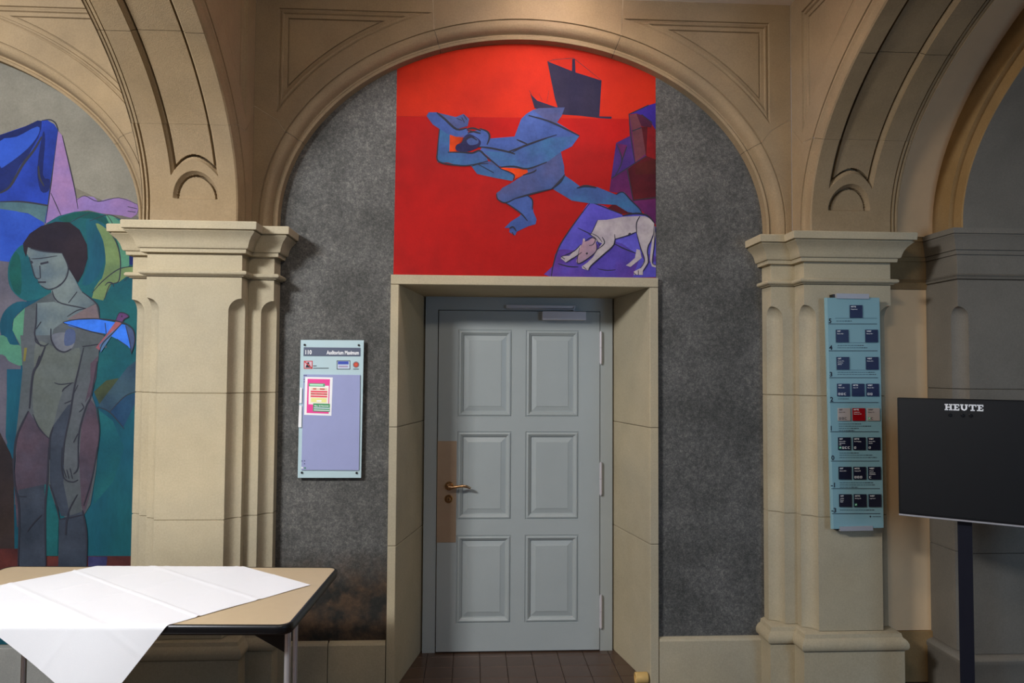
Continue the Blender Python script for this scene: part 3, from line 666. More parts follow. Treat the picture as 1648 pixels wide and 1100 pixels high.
# left mural
def clipL(p):
    q = p.copy(); q.x = min(-1.985, q.x); t = (q.x+3.49)/1.504
    q.z = min(q.z, ZC+.955*math.sqrt(max(0, 1-t*t))); q.z = max(.245, q.z); return q
N = Mural('mural', (-3, YS, .24), 'tall blue-green wall mural at the left edge with standing grey woman and bird', clipL)
S1 = (0, 180, 5.5); S2 = (0, 340, 5.0); S3 = (0, 540, 5.5); S4 = (0, 720, 5.5)
teal = paint('teal_paint', (25, 87, 90), .14, 5, col2=(17, 73, 85)); tealb = paint('petrol_paint', (18, 68, 88), .16, 6, streak=3, col2=(22, 84, 93)); green = paint('dark_green_paint', (17, 77, 70), .16, 6)
grey = paint('warm_grey_paint', (105, 100, 88), .14, 6, col2=(92, 89, 82)); vgrey = paint('violet_grey_paint', (90, 87, 97), .12, 5)
cob = paint('cobalt_paint', (30, 56, 147), .18, 6, col2=(21, 42, 116)); cob2 = paint('bright_blue_paint', (41, 75, 165), .12, 5); dkb = paint('dark_blue_paint', (19, 32, 85), .2, 6)
lil = paint('lilac_paint', (120, 99, 150), .10, 8, col2=(133, 102, 143)); seag = paint('sea_green_paint', (71, 99, 104), .12, 8)
lime = paint('lime_paint', (106, 126, 79), .12, 8); mint = paint('mint_paint', (78, 129, 103), .12, 8); brn = paint('umber_paint', (51, 41, 38), .2, 5); redb = paint('red_brown_paint', (88, 42, 37), .2, 9)
sk1 = paint('skin_grey_green_paint', (101, 112, 112), .08, 10); sk2 = paint('skin_slate_paint', (76, 81, 86), .12, 9, col2=(72, 79, 82)); sk3 = paint('skin_mauve_paint', (74, 61, 72), .16, 8, col2=(62, 59, 72)); sk4 = paint('skin_steel_paint', (55, 62, 74), .16, 8, col2=(46, 54, 66)); hair = paint('hair_paint', (36, 28, 36), .15, 9)
W_ = 'painted_background'
N.poly(W_, ORG, [(-400, 60), (240, 60), (240, 400), (-400, 400)]+[], grey)
N.poly(W_, ORG, [(-400, 380), (240, 380), (240, 1080), (-400, 1080)], tealb)
N.poly(W_, ORG, [(-400, 385), (60, 385), (40, 500), (30, 640), (0, 760), (-400, 800)], vgrey)
N.poly(W_, S3, [(850, 200), (990, 0), (1260, 0), (1260, 500), (1100, 380), (830, 480)], teal)
N.poly(W_, S3, [(850, 640), (1000, 760), (1100, 1000), (1000, 1300), (830, 1500), (820, 800)], teal)
N.poly(W_, S3, [(830, 500), (940, 400), (1050, 380), (940, 560), (880, 610)], paint('olive_paint', (61, 70, 49), .15))
N.poly(W_, S3, [(870, 620), (1130, 280), (1260, 190), (1260, 490), (1100, 540), (970, 680)], paint('slate_blue_paint', (52, 75, 88), .12))
N.poly(W_, S3, [(970, 680), (1110, 540), (1260, 500), (1150, 700), (1090, 820)], paint('steel_blue_paint', (32, 65, 92), .12))
N.poly(W_, S3, [(-300, 1000), (0, 860), (120, 1100), (130, 2100), (-300, 2100)], brn)
N.poly(W_, S4, [(-300, 900), (240, 900), (240, 1400), (-300, 1400)], redb)
N.poly(W_, S4, [(390, 965), (1260, 965), (1260, 1500), (390, 1500)], redb)
N.poly(W_, S4, [(780, 970), (950, 970), (940, 1070), (780, 1070)], paint('dusk_violet_paint', (58, 58, 95), .2, 14))
N.poly(W_, S3, [(60, 300), (210, 300), (180, 700), (110, 1100), (50, 900), (60, 520)], tealb)
for p, wd in (([(860, 635), (970, 680), (1100, 830)], 1.4), ([(970, 680), (1100, 545), (1200, 500)], 1.2)): N.line(W_, S3, p, DARK, wd)
Q = 'painted_drapery'
N.poly(Q, S1, [(-1300, 420), (-700, 330), (-200, 240), (0, 205), (370, 78), (420, 75), (480, 110), (515, 165), (500, 320), (470, 560), (410, 990), (0, 900), (-1300, 1100)], cob)
N.poly(Q, S1, [(-200, 240), (0, 205), (200, 140), (370, 80), (300, 330), (180, 470), (90, 650), (0, 720), (-300, 760)], dkb, True)
N.poly(Q, S1, [(0, 260), (150, 220), (330, 130), (340, 200), (240, 330), (60, 470), (0, 480)], cob2, True)
N.poly(Q, S1, [(90, 660), (210, 460), (370, 200), (330, 520), (350, 780), (0, 790), (0, 760)], cob, True)
N.poly(Q, S1, [(380, 180), (400, 260), (380, 560), (440, 600), (430, 700), (360, 700), (330, 500)], dkb, True)
N.poly(Q, S1, [(-500, 800), (0, 800), (200, 800), (420, 830), (395, 985), (250, 900), (0, 860), (-500, 870)], seag)
N.poly(Q, S1, [(-700, 870), (0, 860), (140, 880), (260, 910), (400, 995), (260, 1090), (170, 1340), (0, 1320), (-700, 1300)], cob2)
for p, wd in (([(370, 220), (300, 340), (200, 470), (90, 660), (0, 720)], 3.5), ([(0, 797), (200, 797), (420, 830), (480, 840)], 2.2), ([(515, 170), (480, 440), (440, 720), (405, 990)], 1.8), ([(370, 78), (440, 70), (490, 100), (515, 165)], 1.6), ([(340, 480), (350, 580), (390, 660)], 2.5)): N.line(Q, S1, p, DARK, wd)
V = 'painted_arm'
N.poly(V, S1, [(515, 170), (550, 210), (590, 380), (650, 620), (680, 770), (740, 745), (830, 755), (870, 795), (960, 770), (1050, 760), (1130, 775), (1215, 820), (1225, 860), (1210, 910), (1160, 940), (1080, 920), (900, 900), (780, 870), (640, 890), (500, 960), (405, 990), (430, 830), (460, 620), (480, 440)], lil)
for p, wd in (([(550, 210), (600, 420), (660, 680), (690, 860)], 1.3), ([(450, 720), (500, 830), (545, 930)], 1.2), ([(680, 780), (750, 745), (870, 795), (1050, 762), (1215, 820)], 1.0), ([(1130, 840), (1215, 860)], 1.0), ([(1130, 880), (1200, 890)], 1.0)): N.line(V, S1, p, DARK, wd)
# foliage discs behind the head
X_ = 'painted_leaves'
N.poly(X_, S2, [(370, 100), (470, 40), (600, 5), (720, 0), (860, 30), (980, 70), (1200, 100), (1200, 1100), (900, 1100), (640, 700), (600, 300)], teal)
N.poly(X_, S2, [(470, 60), (640, 5), (760, 10), (860, 60), (980, 180), (1020, 300), (900, 300), (780, 120), (640, 130), (560, 100)], green, True)
N.poly(X_, S2, [(180, 270), (90, 370), (62, 500), (90, 630), (200, 720), (330, 700), (420, 640), (300, 500), (220, 350)], teal, True)
N.poly(X_, S2, [(120, 330), (75, 480), (110, 640), (170, 660), (165, 400)], green, True)
N.poly(X_, S2, [(560, 90), (700, 60), (820, 180), (850, 400), (800, 600), (720, 690), (640, 580), (710, 400), (690, 220)], teal, True)
N.poly(X_, S2, [(700, 60), (860, 120), (850, 250), (840, 400), (760, 560), (660, 590), (715, 400), (700, 220)], tealb, True)
N.poly(X_, S2, [(770, 100), (850, 140), (930, 240), (970, 380), (965, 470), (820, 580), (850, 420), (830, 240)], lime, True)
N.poly(X_, S2, [(850, 30), (960, 80), (1040, 240), (1050, 420), (970, 470), (965, 330), (930, 200)], mint, True)
N.poly(X_, S2, [(1040, 290), (1200, 290), (1200, 450), (1040, 430)], dkb)
N.poly(X_, S2, [(800, 560), (880, 490), (1000, 450), (1200, 440), (1200, 500), (1040, 510), (960, 570), (900, 580), (830, 720), (740, 700), (760, 620)], lime)
N.poly(X_, S2, [(0, 900), (40, 800), (140, 730), (260, 740), (200, 780), (110, 870), (110, 980), (160, 1100), (60, 1100), (10, 1000)], tealb, True)
N.poly(X_, S2, [(200, 780), (110, 870), (100, 960), (170, 1090), (190, 1090)], mint)
N.poly(X_, S3, [(-200, 40), (30, 0), (90, 80), (190, 100), (200, 265), (80, 230), (20, 170), (-200, 160)], mint, True)
for p, wd in (([(740, 5), (620, 60), (520, 120)], 0.8), ([(720, 80), (870, 30), (980, 70)], 1.0), ([(850, 130), (930, 240), (968, 380), (962, 540), (930, 580), (870, 575)], 1.5), ([(740, 660), (830, 560), (960, 465), (1090, 445)], 1.4), ([(840, 710), (880, 600), (920, 580)], 1.2), ([(845, 600), (870, 575), (905, 580), (915, 610)], 1.4), ([(1000, 560), (1080, 490)], 0.9), ([(860, 30), (900, 90), (980, 250)], .9)): N.line(X_, S2, p, DARK, wd)
# woman
F_ = 'painted_figure'
N.poly(F_, S2, [(200, 780), (290, 730), (420, 650), (440, 620), (545, 470), (620, 580), (660, 650), (780, 750), (800, 860), (860, 1100), (180, 1110), (190, 900)], sk2)
N.poly(F_, S2, [(410, 640), (470, 610), (540, 500), (560, 470), (600, 540), (640, 630), (760, 740), (700, 780), (450, 730)], sk1)
N.poly(F_, S2, [(220, 290), (350, 325), (500, 340), (545, 420), (545, 480), (500, 570), (440, 620), (380, 630), (320, 590), (300, 545), (275, 530), (255, 440), (235, 380), (215, 340)], sk1)
N.poly(F_, S2, [(185, 260), (240, 180), (330, 120), (450, 85), (560, 90), (640, 150), (700, 270), (705, 380), (670, 500), (625, 580), (550, 460), (520, 370), (500, 335), (350, 325), (225, 290), (210, 370), (190, 320)], hair)
N.poly(F_, S2, [(300, 740), (430, 730), (700, 785), (600, 850), (500, 900), (430, 950), (400, 1090), (300, 1060), (275, 990)], sk1)
N.poly(F_, S2, [(680, 790), (770, 750), (800, 870), (540, 870)], paint('skin_rose_paint', (118, 101, 99), .1))
N.poly(F_, S3, [(180, 0), (900, 0), (880, 90), (860, 250), (810, 520), (850, 640), (880, 860), (850, 1200), (800, 1500), (740, 1600), (600, 1650), (500, 1500), (130, 1500), (140, 900), (170, 620), (200, 300)], sk2)
N.poly(F_, S3, [(320, 60), (470, 100), (560, 160), (700, 110), (700, 250), (650, 420), (560, 480), (470, 800), (440, 915), (320, 780), (290, 600), (300, 330)], paint('skin_sage_paint', (86, 93, 92), .1, 9, col2=(81, 87, 83)), True)
N.poly(F_, S3, [(255, 670), (330, 790), (440, 925), (430, 1300), (400, 1700), (150, 1700), (125, 1300), (150, 900)], sk3)
N.poly(F_, S4, [(160, 380), (400, 330), (395, 700), (400, 1060), (170, 1060), (165, 700)], sk4)
N.poly(F_, S3, [(800, 560), (850, 640), (880, 850), (850, 1100), (800, 1400), (740, 1600), (720, 1500), (700, 1100), (720, 800)], sk3)
N.poly(F_, S3, [(470, 800), (600, 620), (640, 600), (600, 1000), (560, 1300), (620, 1600), (540, 1600), (440, 1300), (440, 920)], sk4)
N.poly(F_, S3, [(740, 110), (880, 80), (870, 220), (810, 520), (760, 620), (700, 900), (690, 1150), (640, 1350), (570, 1300), (560, 1000), (620, 700), (650, 480), (700, 250)], sk2)
N.poly(F_, S3, [(800, 250), (870, 180), (850, 380), (810, 520), (750, 600), (800, 400)], sk3)
N.poly(F_, S4, [(395, 330), (430, 330), (520, 620), (510, 965), (410, 965), (395, 700)], teal)
N.poly(F_, S4, [(520, 640), (730, 570), (770, 800), (765, 1060), (515, 1060), (520, 800)], sk4)
N.poly(F_, S3, [(450, 20), (500, -20), (600, -20), (660, 30), (640, 110), (560, 145), (490, 110)], paint('skin_pale_paint', (104, 106, 112), .08), True)
N.poly(F_, S2, [(530, 960), (600, 960), (600, 1060), (520, 1080)], paint('skin_blue_paint', (70, 82, 112), .1), True)
N.poly(F_, S3, [(215, 110), (240, 110), (225, 230), (205, 230)], paint('ochre_paint', (114, 106, 54), .1))
for p, wd in (([(235, 370), (255, 440), (285, 535), (325, 540)], 1.6), ([(320, 440), (325, 540)], 1.5), ([(250, 385), (330, 380), (460, 360)], 1.2), ([(325, 425), (390, 410)], 3.0), ([(250, 400), (262, 420)], 2.4), ([(305, 572), (370, 572)], 2.4), ([(330, 600), (390, 630), (470, 605), (530, 540), (548, 450), (500, 340)], 1.8), ([(245, 300), (350, 325), (500, 338)], 1.6), ([(420, 640), (440, 700), (500, 745), (690, 785)], 1.6), ([(550, 740), (620, 650)], 1.2), ([(295, 745), (290, 900), (280, 1000), (330, 1090)], 2.0), ([(660, 650), (780, 750), (800, 860)], 1.8), ([(330, 890), (290, 950)], 1.4), ([(540, 850), (620, 800), (690, 785)], 1.2)): N.line(F_, S2, p, DARK, wd)
for p, wd in (([(310, 0), (320, 60), (390, 95), (430, 70)], 1.8), ([(450, -60), (455, 40), (500, 120), (570, 148), (630, 120)], 2.2), ([(480, 420), (540, 435), (650, 420)], 1.4), ([(640, 420), (570, 470), (550, 500)], 1.6), ([(640, 575), (570, 605)], 1.4), ([(740, 110), (700, 280), (655, 480), (620, 700), (570, 950), (560, 1150)], 2.2), ([(730, 100), (880, 78)], 1.4), ([(860, 230), (810, 520), (760, 640), (700, 860), (690, 1100)], 2.2), ([(400, 100), (340, 250), (290, 350), (260, 650)], 3.0), ([(250, 670), (160, 860), (130, 1000), (120, 1200)], 2.6), ([(290, 700), (350, 830), (440, 920)], 1.6), ([(470, 810), (440, 920), (440, 1100)], 2.2), ([(690, 440), (650, 520)], 1.2), ([(860, 640), (880, 850), (850, 1100)], 1.4), ([(720, 600), (740, 640), (700, 680)], 1.4), ([(690, 870), (650, 950)], 1.4), ([(310, 300), (350, 180)], 1.6)): N.line(F_, S3, p, DARK, wd)
for p, wd in (([(115, 100), (130, 330), (165, 500), (170, 700), (160, 1050)], 2.8), ([(430, 0), (420, 300), (400, 550), (405, 1050)], 2.8), ([(440, 330), (500, 520), (525, 640)], 2.0), ([(525, 640), (620, 625), (730, 600)], 1.6), ([(600, 650), (610, 560), (685, 420)], 1.8), ([(730, 560), (765, 760), (765, 1050)], 2.2), ([(590, 640), (580, 780)], 2.6), ([(860, 0), (820, 250), (740, 520)], 1.6), ([(550, 0), (545, 170), (570, 280), (640, 310), (690, 290)], 1.6), ([(690, 0), (690, 180), (650, 240)], 1.8), ([(590, 200), (610, 280)], 1.2), ([(620, 190), (640, 280)], 1.2), ([(560, 190), (585, 270)], 1.2), ([(240, 750), (300, 670), (370, 600)], 1.6), ([(165, 435), (230, 440)], 1.2)): N.line(F_, S4, p, DARK, wd)
# bird
Bd = 'painted_bird'
N.poly(Bd, S2, [(510, 895), (620, 875), (780, 870), (900, 890), (1020, 920), (1070, 960), (1085, 1040), (1060, 1120), (1030, 1090), (940, 1030), (860, 990), (700, 960), (560, 925)], paint('bird_wing_paint', (52, 112, 214), .12))
N.poly(Bd, S2, [(1010, 915), (1070, 955), (1088, 1060), (1055, 1150), (1045, 1080)], paint('bird_grey_blue_paint', (64, 78, 112), .1))
N.poly(Bd, S2, [(930, 890), (960, 820), (1010, 825), (1035, 850), (1000, 870), (980, 910), (900, 1000), (850, 1060), (800, 1120), (770, 1100), (850, 1000)], paint('bird_pink_paint', (141, 81, 88), .1))
N.poly(Bd, S2, [(930, 885), (960, 820), (1010, 825), (1035, 850), (1000, 870), (975, 900)], paint('bird_violet_paint', (90, 56, 99), .1))
N.poly(Bd, S2, [(980, 910), (900, 1000), (850, 1080), (810, 1140), (800, 1080), (870, 1000), (930, 950)], paint('bird_sky_paint', (73, 108, 144), .1))
for p, wd in (([(505, 895), (640, 870), (800, 868), (960, 890), (1060, 940), (1085, 1040), (1055, 1150)], 1.6), ([(510, 900), (700, 960), (850, 1000)], 1.2), ([(980, 905), (900, 990), (830, 1060), (800, 1130)], 1.6), ([(930, 885), (960, 820), (1010, 825), (1035, 850), (1000, 870), (975, 905)], 1.4), ([(975, 845), (985, 850)], 2.4), ([(1010, 920), (1045, 1060), (1055, 1140)], 1.2), ([(845, 900), (855, 990)], 1.0), ([(940, 1030), (1030, 1090)], 1.0)): N.line(Bd, S2, p, DARK, wd)
N.done()

# ================================================================== SIGNS
GLASS = mat('pale_cyan_glass', (190, 214, 218), .12, spec=.6, coat=.4)
GLASSG = mat('green_cyan_glass', (132, 172, 180), .10, spec=.6, coat=.5)
EDGE = mat('glass_edge', (200, 232, 224), .2)
def quad_box(mb, c, y0, y1, mi=0, bev=.0):
    """plate whose four front corners are given as photograph pixels on plane y0"""
    f = [at(*p, y0) for p in c]; b = [Vector((p.x, y1, p.z)) for p in f]
    mb.add(f+b, [(0, 1, 2, 3), (7, 6, 5, 4), (0, 4, 5, 1), (1, 5, 6, 2), (2, 6, 7, 3), (3, 7, 4, 0)], mi)
def rectpx(x0, y0, x1, y1): return [(x0, y1), (x1, y1), (x1, y0), (x0, y0)]
def bilin(c, u, v):
    (ax, ay), (bx, by), (cx, cy), (dx, dy) = c    # tl tr br bl
    tx, ty = ax+(bx-ax)*u, ay+(by-ay)*u; wx, wy = dx+(cx-dx)*u, dy+(cy-dy)*u
    return (tx+(wx-tx)*v, ty+(wy-ty)*v)
# room sign
YR = .0
rs = empty('room_sign', tuple(at(532, 769, YR)), 'pale glass room sign 110 on the dark stucco left of the door', 'sign')
mb = MB(); quad_box(mb, [(479, 769.5), (581, 769.5), (585.5, 548), (484, 547.5)], YR, YR+.008); obj('glass_plate', mb, GLASS, rs)
mb = MB(); quad_box(mb, [(485, 757), (577.5, 757.5), (579.5, 604), (488.5, 603)], YR-.007, YR-.0006); obj('notice_panel', mb, mat('lavender_panel', (158, 164, 204), .3, noise=.03, spec=.5), rs)
mb = MB(); quad_box(mb, [(488.3, 573.3), (580, 573.8), (580.3, 560.2), (488.8, 559.2)], YR-.002, YR-.0003); bandp = obj('title_band', mb, mat('slate_band', (84, 92, 112), .4), rs)
o0 = at(491.5, 570.4, YR-.0024); o1 = at(577.5, 571, YR-.0024)
mb = MB(); mf = lambda u, z, d: Vector((u, YR-.0024-d, z))
text_mesh(mb, '110', mf, o0.x, o0.z, .0215, d=0, bold=.03, width=.032); obj('room_number', mb, WHITE, rs); mb = MB(); text_mesh(mb, 'Auditorium Maximum', mf, o1.x, o1.z, .0195, d=0, bold=.03, align='RIGHT', width=.166)
obj('room_name', mb, WHITE, rs)
for p in ((490.5, 555.5), (577.5, 556), (486, 761), (574, 761.5)):
    mb = MB(); c = at(*p, YR); mb.loft([[(c.x+math.cos(2*PI*k/14)*r, y, c.z+math.sin(2*PI*k/14)*r) for k in range(14)] for r, y in ((.0055, YR+.028), (.0055, YR-.006), (.004, YR-.008))]); obj('standoff', mb, BLACK, rs)
pic = MB(); yy = YR-.0012
quad_box(pic, rectpx(489, 581, 503, 594), yy, YR-.0002, 0); quad_box(pic, rectpx(490.3, 582.3, 501.7, 592.7), yy-.0006, YR-.0002, 1)
c = at(496, 585, yy-.001); pic.add([(c.x+math.cos(2*PI*k/12)*.006, yy-.001, c.z+math.sin(2*PI*k/12)*.006) for k in range(12)], [tuple(range(12))], 2)
quad_box(pic, [(491.5, 592), (500.5, 592), (498.5, 587), (493.5, 587)], yy-.001, yy, 2)
p0, p1 = at(490.3, 582.3, yy-.0014), at(501.7, 592.7, yy-.0014); nn = Vector((.002, 0, .002)); pic.add([p0-nn, p0+nn, p1+nn, p1-nn], [(0, 1, 2, 3)], 0)
obj('pictogram', pic, [mat('sign_red', (196, 60, 62), .5), mat('sign_pale_pink', (216, 190, 200), .5), INK], rs, recalc=False)
for i, (x0, x1, y) in enumerate(((504, 509.5, 589.3), (504, 529, 593))): mb = MB(); quad_box(mb, rectpx(x0, y-.55, x1, y+.55), YR-.001, YR-.0002); obj('caption', mb, INK, rs)
mb = MB(); quad_box(mb, rectpx(542, 580.5, 563.6, 595), YR-.001, YR-.0002, 0); quad_box(mb, rectpx(543, 581.6, 562.6, 594), YR-.0014, YR-.0002, 1); quad_box(mb, rectpx(543.8, 582, 561, 586.8), YR-.0018, YR-.0002, 2); quad_box(mb, rectpx(545, 589, 560, 591.5), YR-.0018, YR-.0002, 3)
obj('notice', mb, [INK, mat('pale_card', (196, 210, 224), .5), mat('card_blue', (50, 74, 176), .5), mat('card_pink', (170, 150, 180), .5)], rs)
mb = MB(); c = at(573, 587.3, YR-.001)
for r, y, mi in ((.0165, .001, 0), (.012, .0016, 1), (.006, .0022, 2)):
    mb.add([(c.x+math.cos(2*PI*k/20)*r, YR-y, c.z+math.sin(2*PI*k/20)*r) for k in range(20)], [tuple(range(20))], mi)
quad_box(mb, rectpx(568.5, 594, 577.5, 595), YR-.001, YR-.0002, 3)
obj('round_emblem', mb, [mat('emblem_grey', (120, 120, 120), .5), mat('emblem_red', (196, 62, 44), .5), mat('emblem_orange', (216, 92, 50), .5), INK], rs, recalc=False)
for x, y in ((489.5, 604.6), (492.5, 604.6), (489.6, 611), (489.6, 615), (486, 742.5), (490, 742.3), (490, 747)): mb = MB(); quad_box(mb, rectpx(x-.9, y-.8, x+.9, y+.8), YR-.0085, YR-.0068); obj('mark', mb, mat('mark_grey', (84, 88, 130), .5), rs)
mb = MB(); quad_box(mb, rectpx(485, 752, 487.6, 754.6), YR-.0085, YR-.0068, 0); obj('mark', mb, WHITE, rs)
mb = MB(); quad_box(mb, rectpx(489.6, 752.6, 492.2, 754.8), YR-.0085, YR-.0068); obj('mark', mb, mat('mark_green', (60, 130, 90), .5), rs)
# poster on the sign
Yp = YR-.0076
po = empty('poster', tuple(at(512, 669, Yp)), 'small pink poster with white border taped on the room sign', 'poster')
PCc = [(491, 607), (535.6, 607.8), (533.2, 669.6), (489.4, 668)]
def pq(mb, u0, v0, u1, v1, y, mi): quad_box(mb, [bilin(PCc, u0, v1), bilin(PCc, u1, v1), bilin(PCc, u1, v0), bilin(PCc, u0, v0)], Yp-y, Yp-y+.0004, mi)
mb = MB(); pq(mb, 0, 0, 1, 1, 0, 0); obj('paper', mb, WHITE, po)
mb = MB(); pq(mb, .09, .05, .90, .95, .0004, 0); pq(mb, .15, .22, .87, .72, .0008, 1); pq(mb, .17, .26, .85, .70, .0012, 2); pq(mb, .24, .29, .80, .335, .0016, 3)
for v in (.36, .42, .485): pq(mb, .22, v, .82, v+.042, .0016, 4)
for u0, u1, v in ((.30, .42, .292), (.55, .72, .292), (.22, .36, .422), (.44, .62, .422), (.70, .82, .422)): pq(mb, u0, v, u1, v+.036, .002, 5)
pq(mb, .24, .55, .80, .66, .0016, 6); pq(mb, .44, .60, .62, .645, .002, 1); pq(mb, .14, .165, .72, .245, .002, 7); pq(mb, .18, .185, .66, .225, .0024, 8)
pq(mb, .32, .69, .93, .90, .002, 9); pq(mb, .34, .785, .92, .83, .0024, 10)
obj('print', mb, [mat('poster_pink', (240, 64, 150), .5), mat('poster_white', (252, 246, 248), .5), mat('poster_cream', (250, 238, 226), .5), mat('poster_sand', (236, 210, 190), .5), mat('poster_red', (234, 70, 92), .5), mat('poster_dark_red', (200, 84, 76), .5), mat('poster_yellow', (242, 238, 150), .5), mat('poster_green', (96, 180, 130), .5), mat('poster_mint', (190, 240, 208), .5), mat('poster_deep_green', (76, 158, 104), .5), mat('poster_teal', (80, 150, 150), .5)], po)
mb = MB(); b0 = at(*bilin(PCc, .37, .775), Yp-.003)
mf = lambda u, z, d: Vector((u, Yp-.0028, z))
text_mesh(mb, 'Max. 20 Personen', mf, b0.x, b0.z, .0082, bold=.02, width=.072)
for v, u1 in ((.80, .93), (.855, .93)):
    pq(mb, .35, v, u1, v+.02, .0028, 0)
obj('print_text', mb, WHITE, po)
for (y0, y1, xa, xb) in ((624, 649, 481.5, 486), (652.5, 688, 480, 485.6)):
    mb = MB(); quad_box(mb, [(xa, y1), (xb-.5, y1), (xb, y0+1), (xa+1.5, y0)], YR-.010, YR-.009)
    o = obj('paper_strip', mb, WHITE, loc=tuple(at(483, y1, YR-.01)))
    tag(o, 'upper white paper strip folded over the left edge of the room sign' if y0 == 624 else 'longer lower white paper strip on the left edge of the room sign', 'paper')

# floor directory
Yd = -.248
DC = [(1327.5, 479.5), (1415.3, 479.5), (1422, 850), (1338, 852)]
def D(u, v): return bilin(DC, u, v)
dr = empty('floor_directory', tuple(at(1380, 851, Yd)), 'tall narrow blue-green glass floor directory on the right pillar', 'sign')
mb = MB(); quad_box(mb, [DC[3], DC[2], DC[1], DC[0]], Yd, Yd+.01); obj('glass_plate', mb, GLASSG, dr)
mb = MB(); quad_box(mb, [D(0, 1), D(.045, 1), D(.045, 0), D(0, 0)], Yd-.0006, Yd); obj('frosted_edge', mb, mat('frosted_edge', (150, 186, 186), .4), dr)
for (c, nm) in (([(1346.5, 480.5), (1399, 481.5), (1398.5, 473.5), (1346.5, 472.5)], 'top_bracket'), ([(1352.5, 855.5), (1405.5, 854.5), (1404.5, 847), (1352, 848.5)], 'bottom_bracket')):
    mb = MB(); quad_box(mb, c, Yd-.006, YF+.001); obj(nm, mb, STEEL, dr)
    mb = MB(); x = min(p[0] for p in c); y = sum(p[1] for p in c)/4; quad_box(mb, rectpx(x-6, y-3, x, y+3), Yd+.012, YF+.001); obj('bracket_end', mb, BLACK, dr)
NAVY = mat('navy_tile', (30, 38, 72), .25, spec=.5); NAVY2 = mat('dark_navy_tile', (26, 28, 46), .25, spec=.5); REDT = mat('red_tile', (150, 14, 24), .25, spec=.5); BEI = mat('beige_tile', (172, 160, 152), .3); SYM = mat('symbol_print', (170, 176, 190), .5)
GRN = mat('green_symbol', (60, 170, 120), .5)
YT = Yd-.006
rows_ = [  # y centre, tile xs, number, number y, texts
 (501.5, [(1378, 'MITTE', ['Kuppelraum'], 0)], '5', 518, 521.8, [(1346, 1371, 517)]),
 (541, [(1355.7, 'OST', ['Räume 401–'], 0), (1403, 'WEST', ['Räume 401–'], 0)], '4', 561, 565, [(1348, 1390, 556.3), (1348, 1396, 560)]),
 (585, [(1356.8, 'OST', ['Räume 301–', 'Dozenten', 'zimmer'], 0), (1404, 'WEST', ['Räume 301–'], 0)], '3', 604, 608.3, [(1348, 1408, 599.5), (1348, 1410, 603)]),
 (628, [(1357.7, 'OST', ['Räume 201–'], 'EEC'), (1381.3, 'MITTE', ['Aula 210'], 0), (1404.7, 'WEST', ['Räume 201–'], 'EE')], '2', 644.5, 648.3, [(1349, 1366, 642.5)]),
 (667.5, [(1358.7, 'OST', ['Räume 101–'], 'eec'), (1382.4, 'MITTE', ['Auditorium', 'Maximum 110'], 0), (1405.8, 'WEST', ['Räume 101–'], 'gc')], '1', 691, 695.3, [(1350, 1386, 682.8), (1350, 1402, 686.3), (1350, 1382, 690), (1350, 1375, 693.6)]),
 (714.5, [(1359.2, 'OST', ['Räume 001–', 'Sekretariat', 'Info'], 'GECC'), (1383.2, 'MITTE', ['Ein-/Ausgang'], 'A'), (1406.7, 'WEST', ['Räume 001–', 'Kanzlei'], 'E')], '0', 738.5, 742.7, [(1351, 1382, 729.5), (1351, 1404, 733), (1351, 1411, 736.8)]),
 (762, [(1360, 'OST', ['Räume U01–'], 0), (1383.7, 'MITTE', ['Zugang UB'], 'EEA'), (1407.5, 'WEST', ['Hörsaal', 'Garderobe', 'Schliessfach'], 'C')], '-1', 782.5, 787, [(1351.5, 1405, 777.5), (1351.5, 1408, 781), (1351.5, 1381, 784.8)]),
 (806.3, [(1360.8, 'OST', ['Archiv', 'Depot', 'Lager'], 0), (1384.5, 'MITTE', ['Parking UB'], 'G'), (1408.3, 'WEST', ['Lagerraum'], 0)], '-3', 823, 827.3, [(1352, 1407, 821.5)]),
]
lines = MB(); txt = MB(); darkt = MB(); mfT = lambda u, z, d: Vector((u, YT-.0008, z)); mfD = lambda u, z, d: Vector((u, Yd-.0012, z))
S = 3.66/FPX
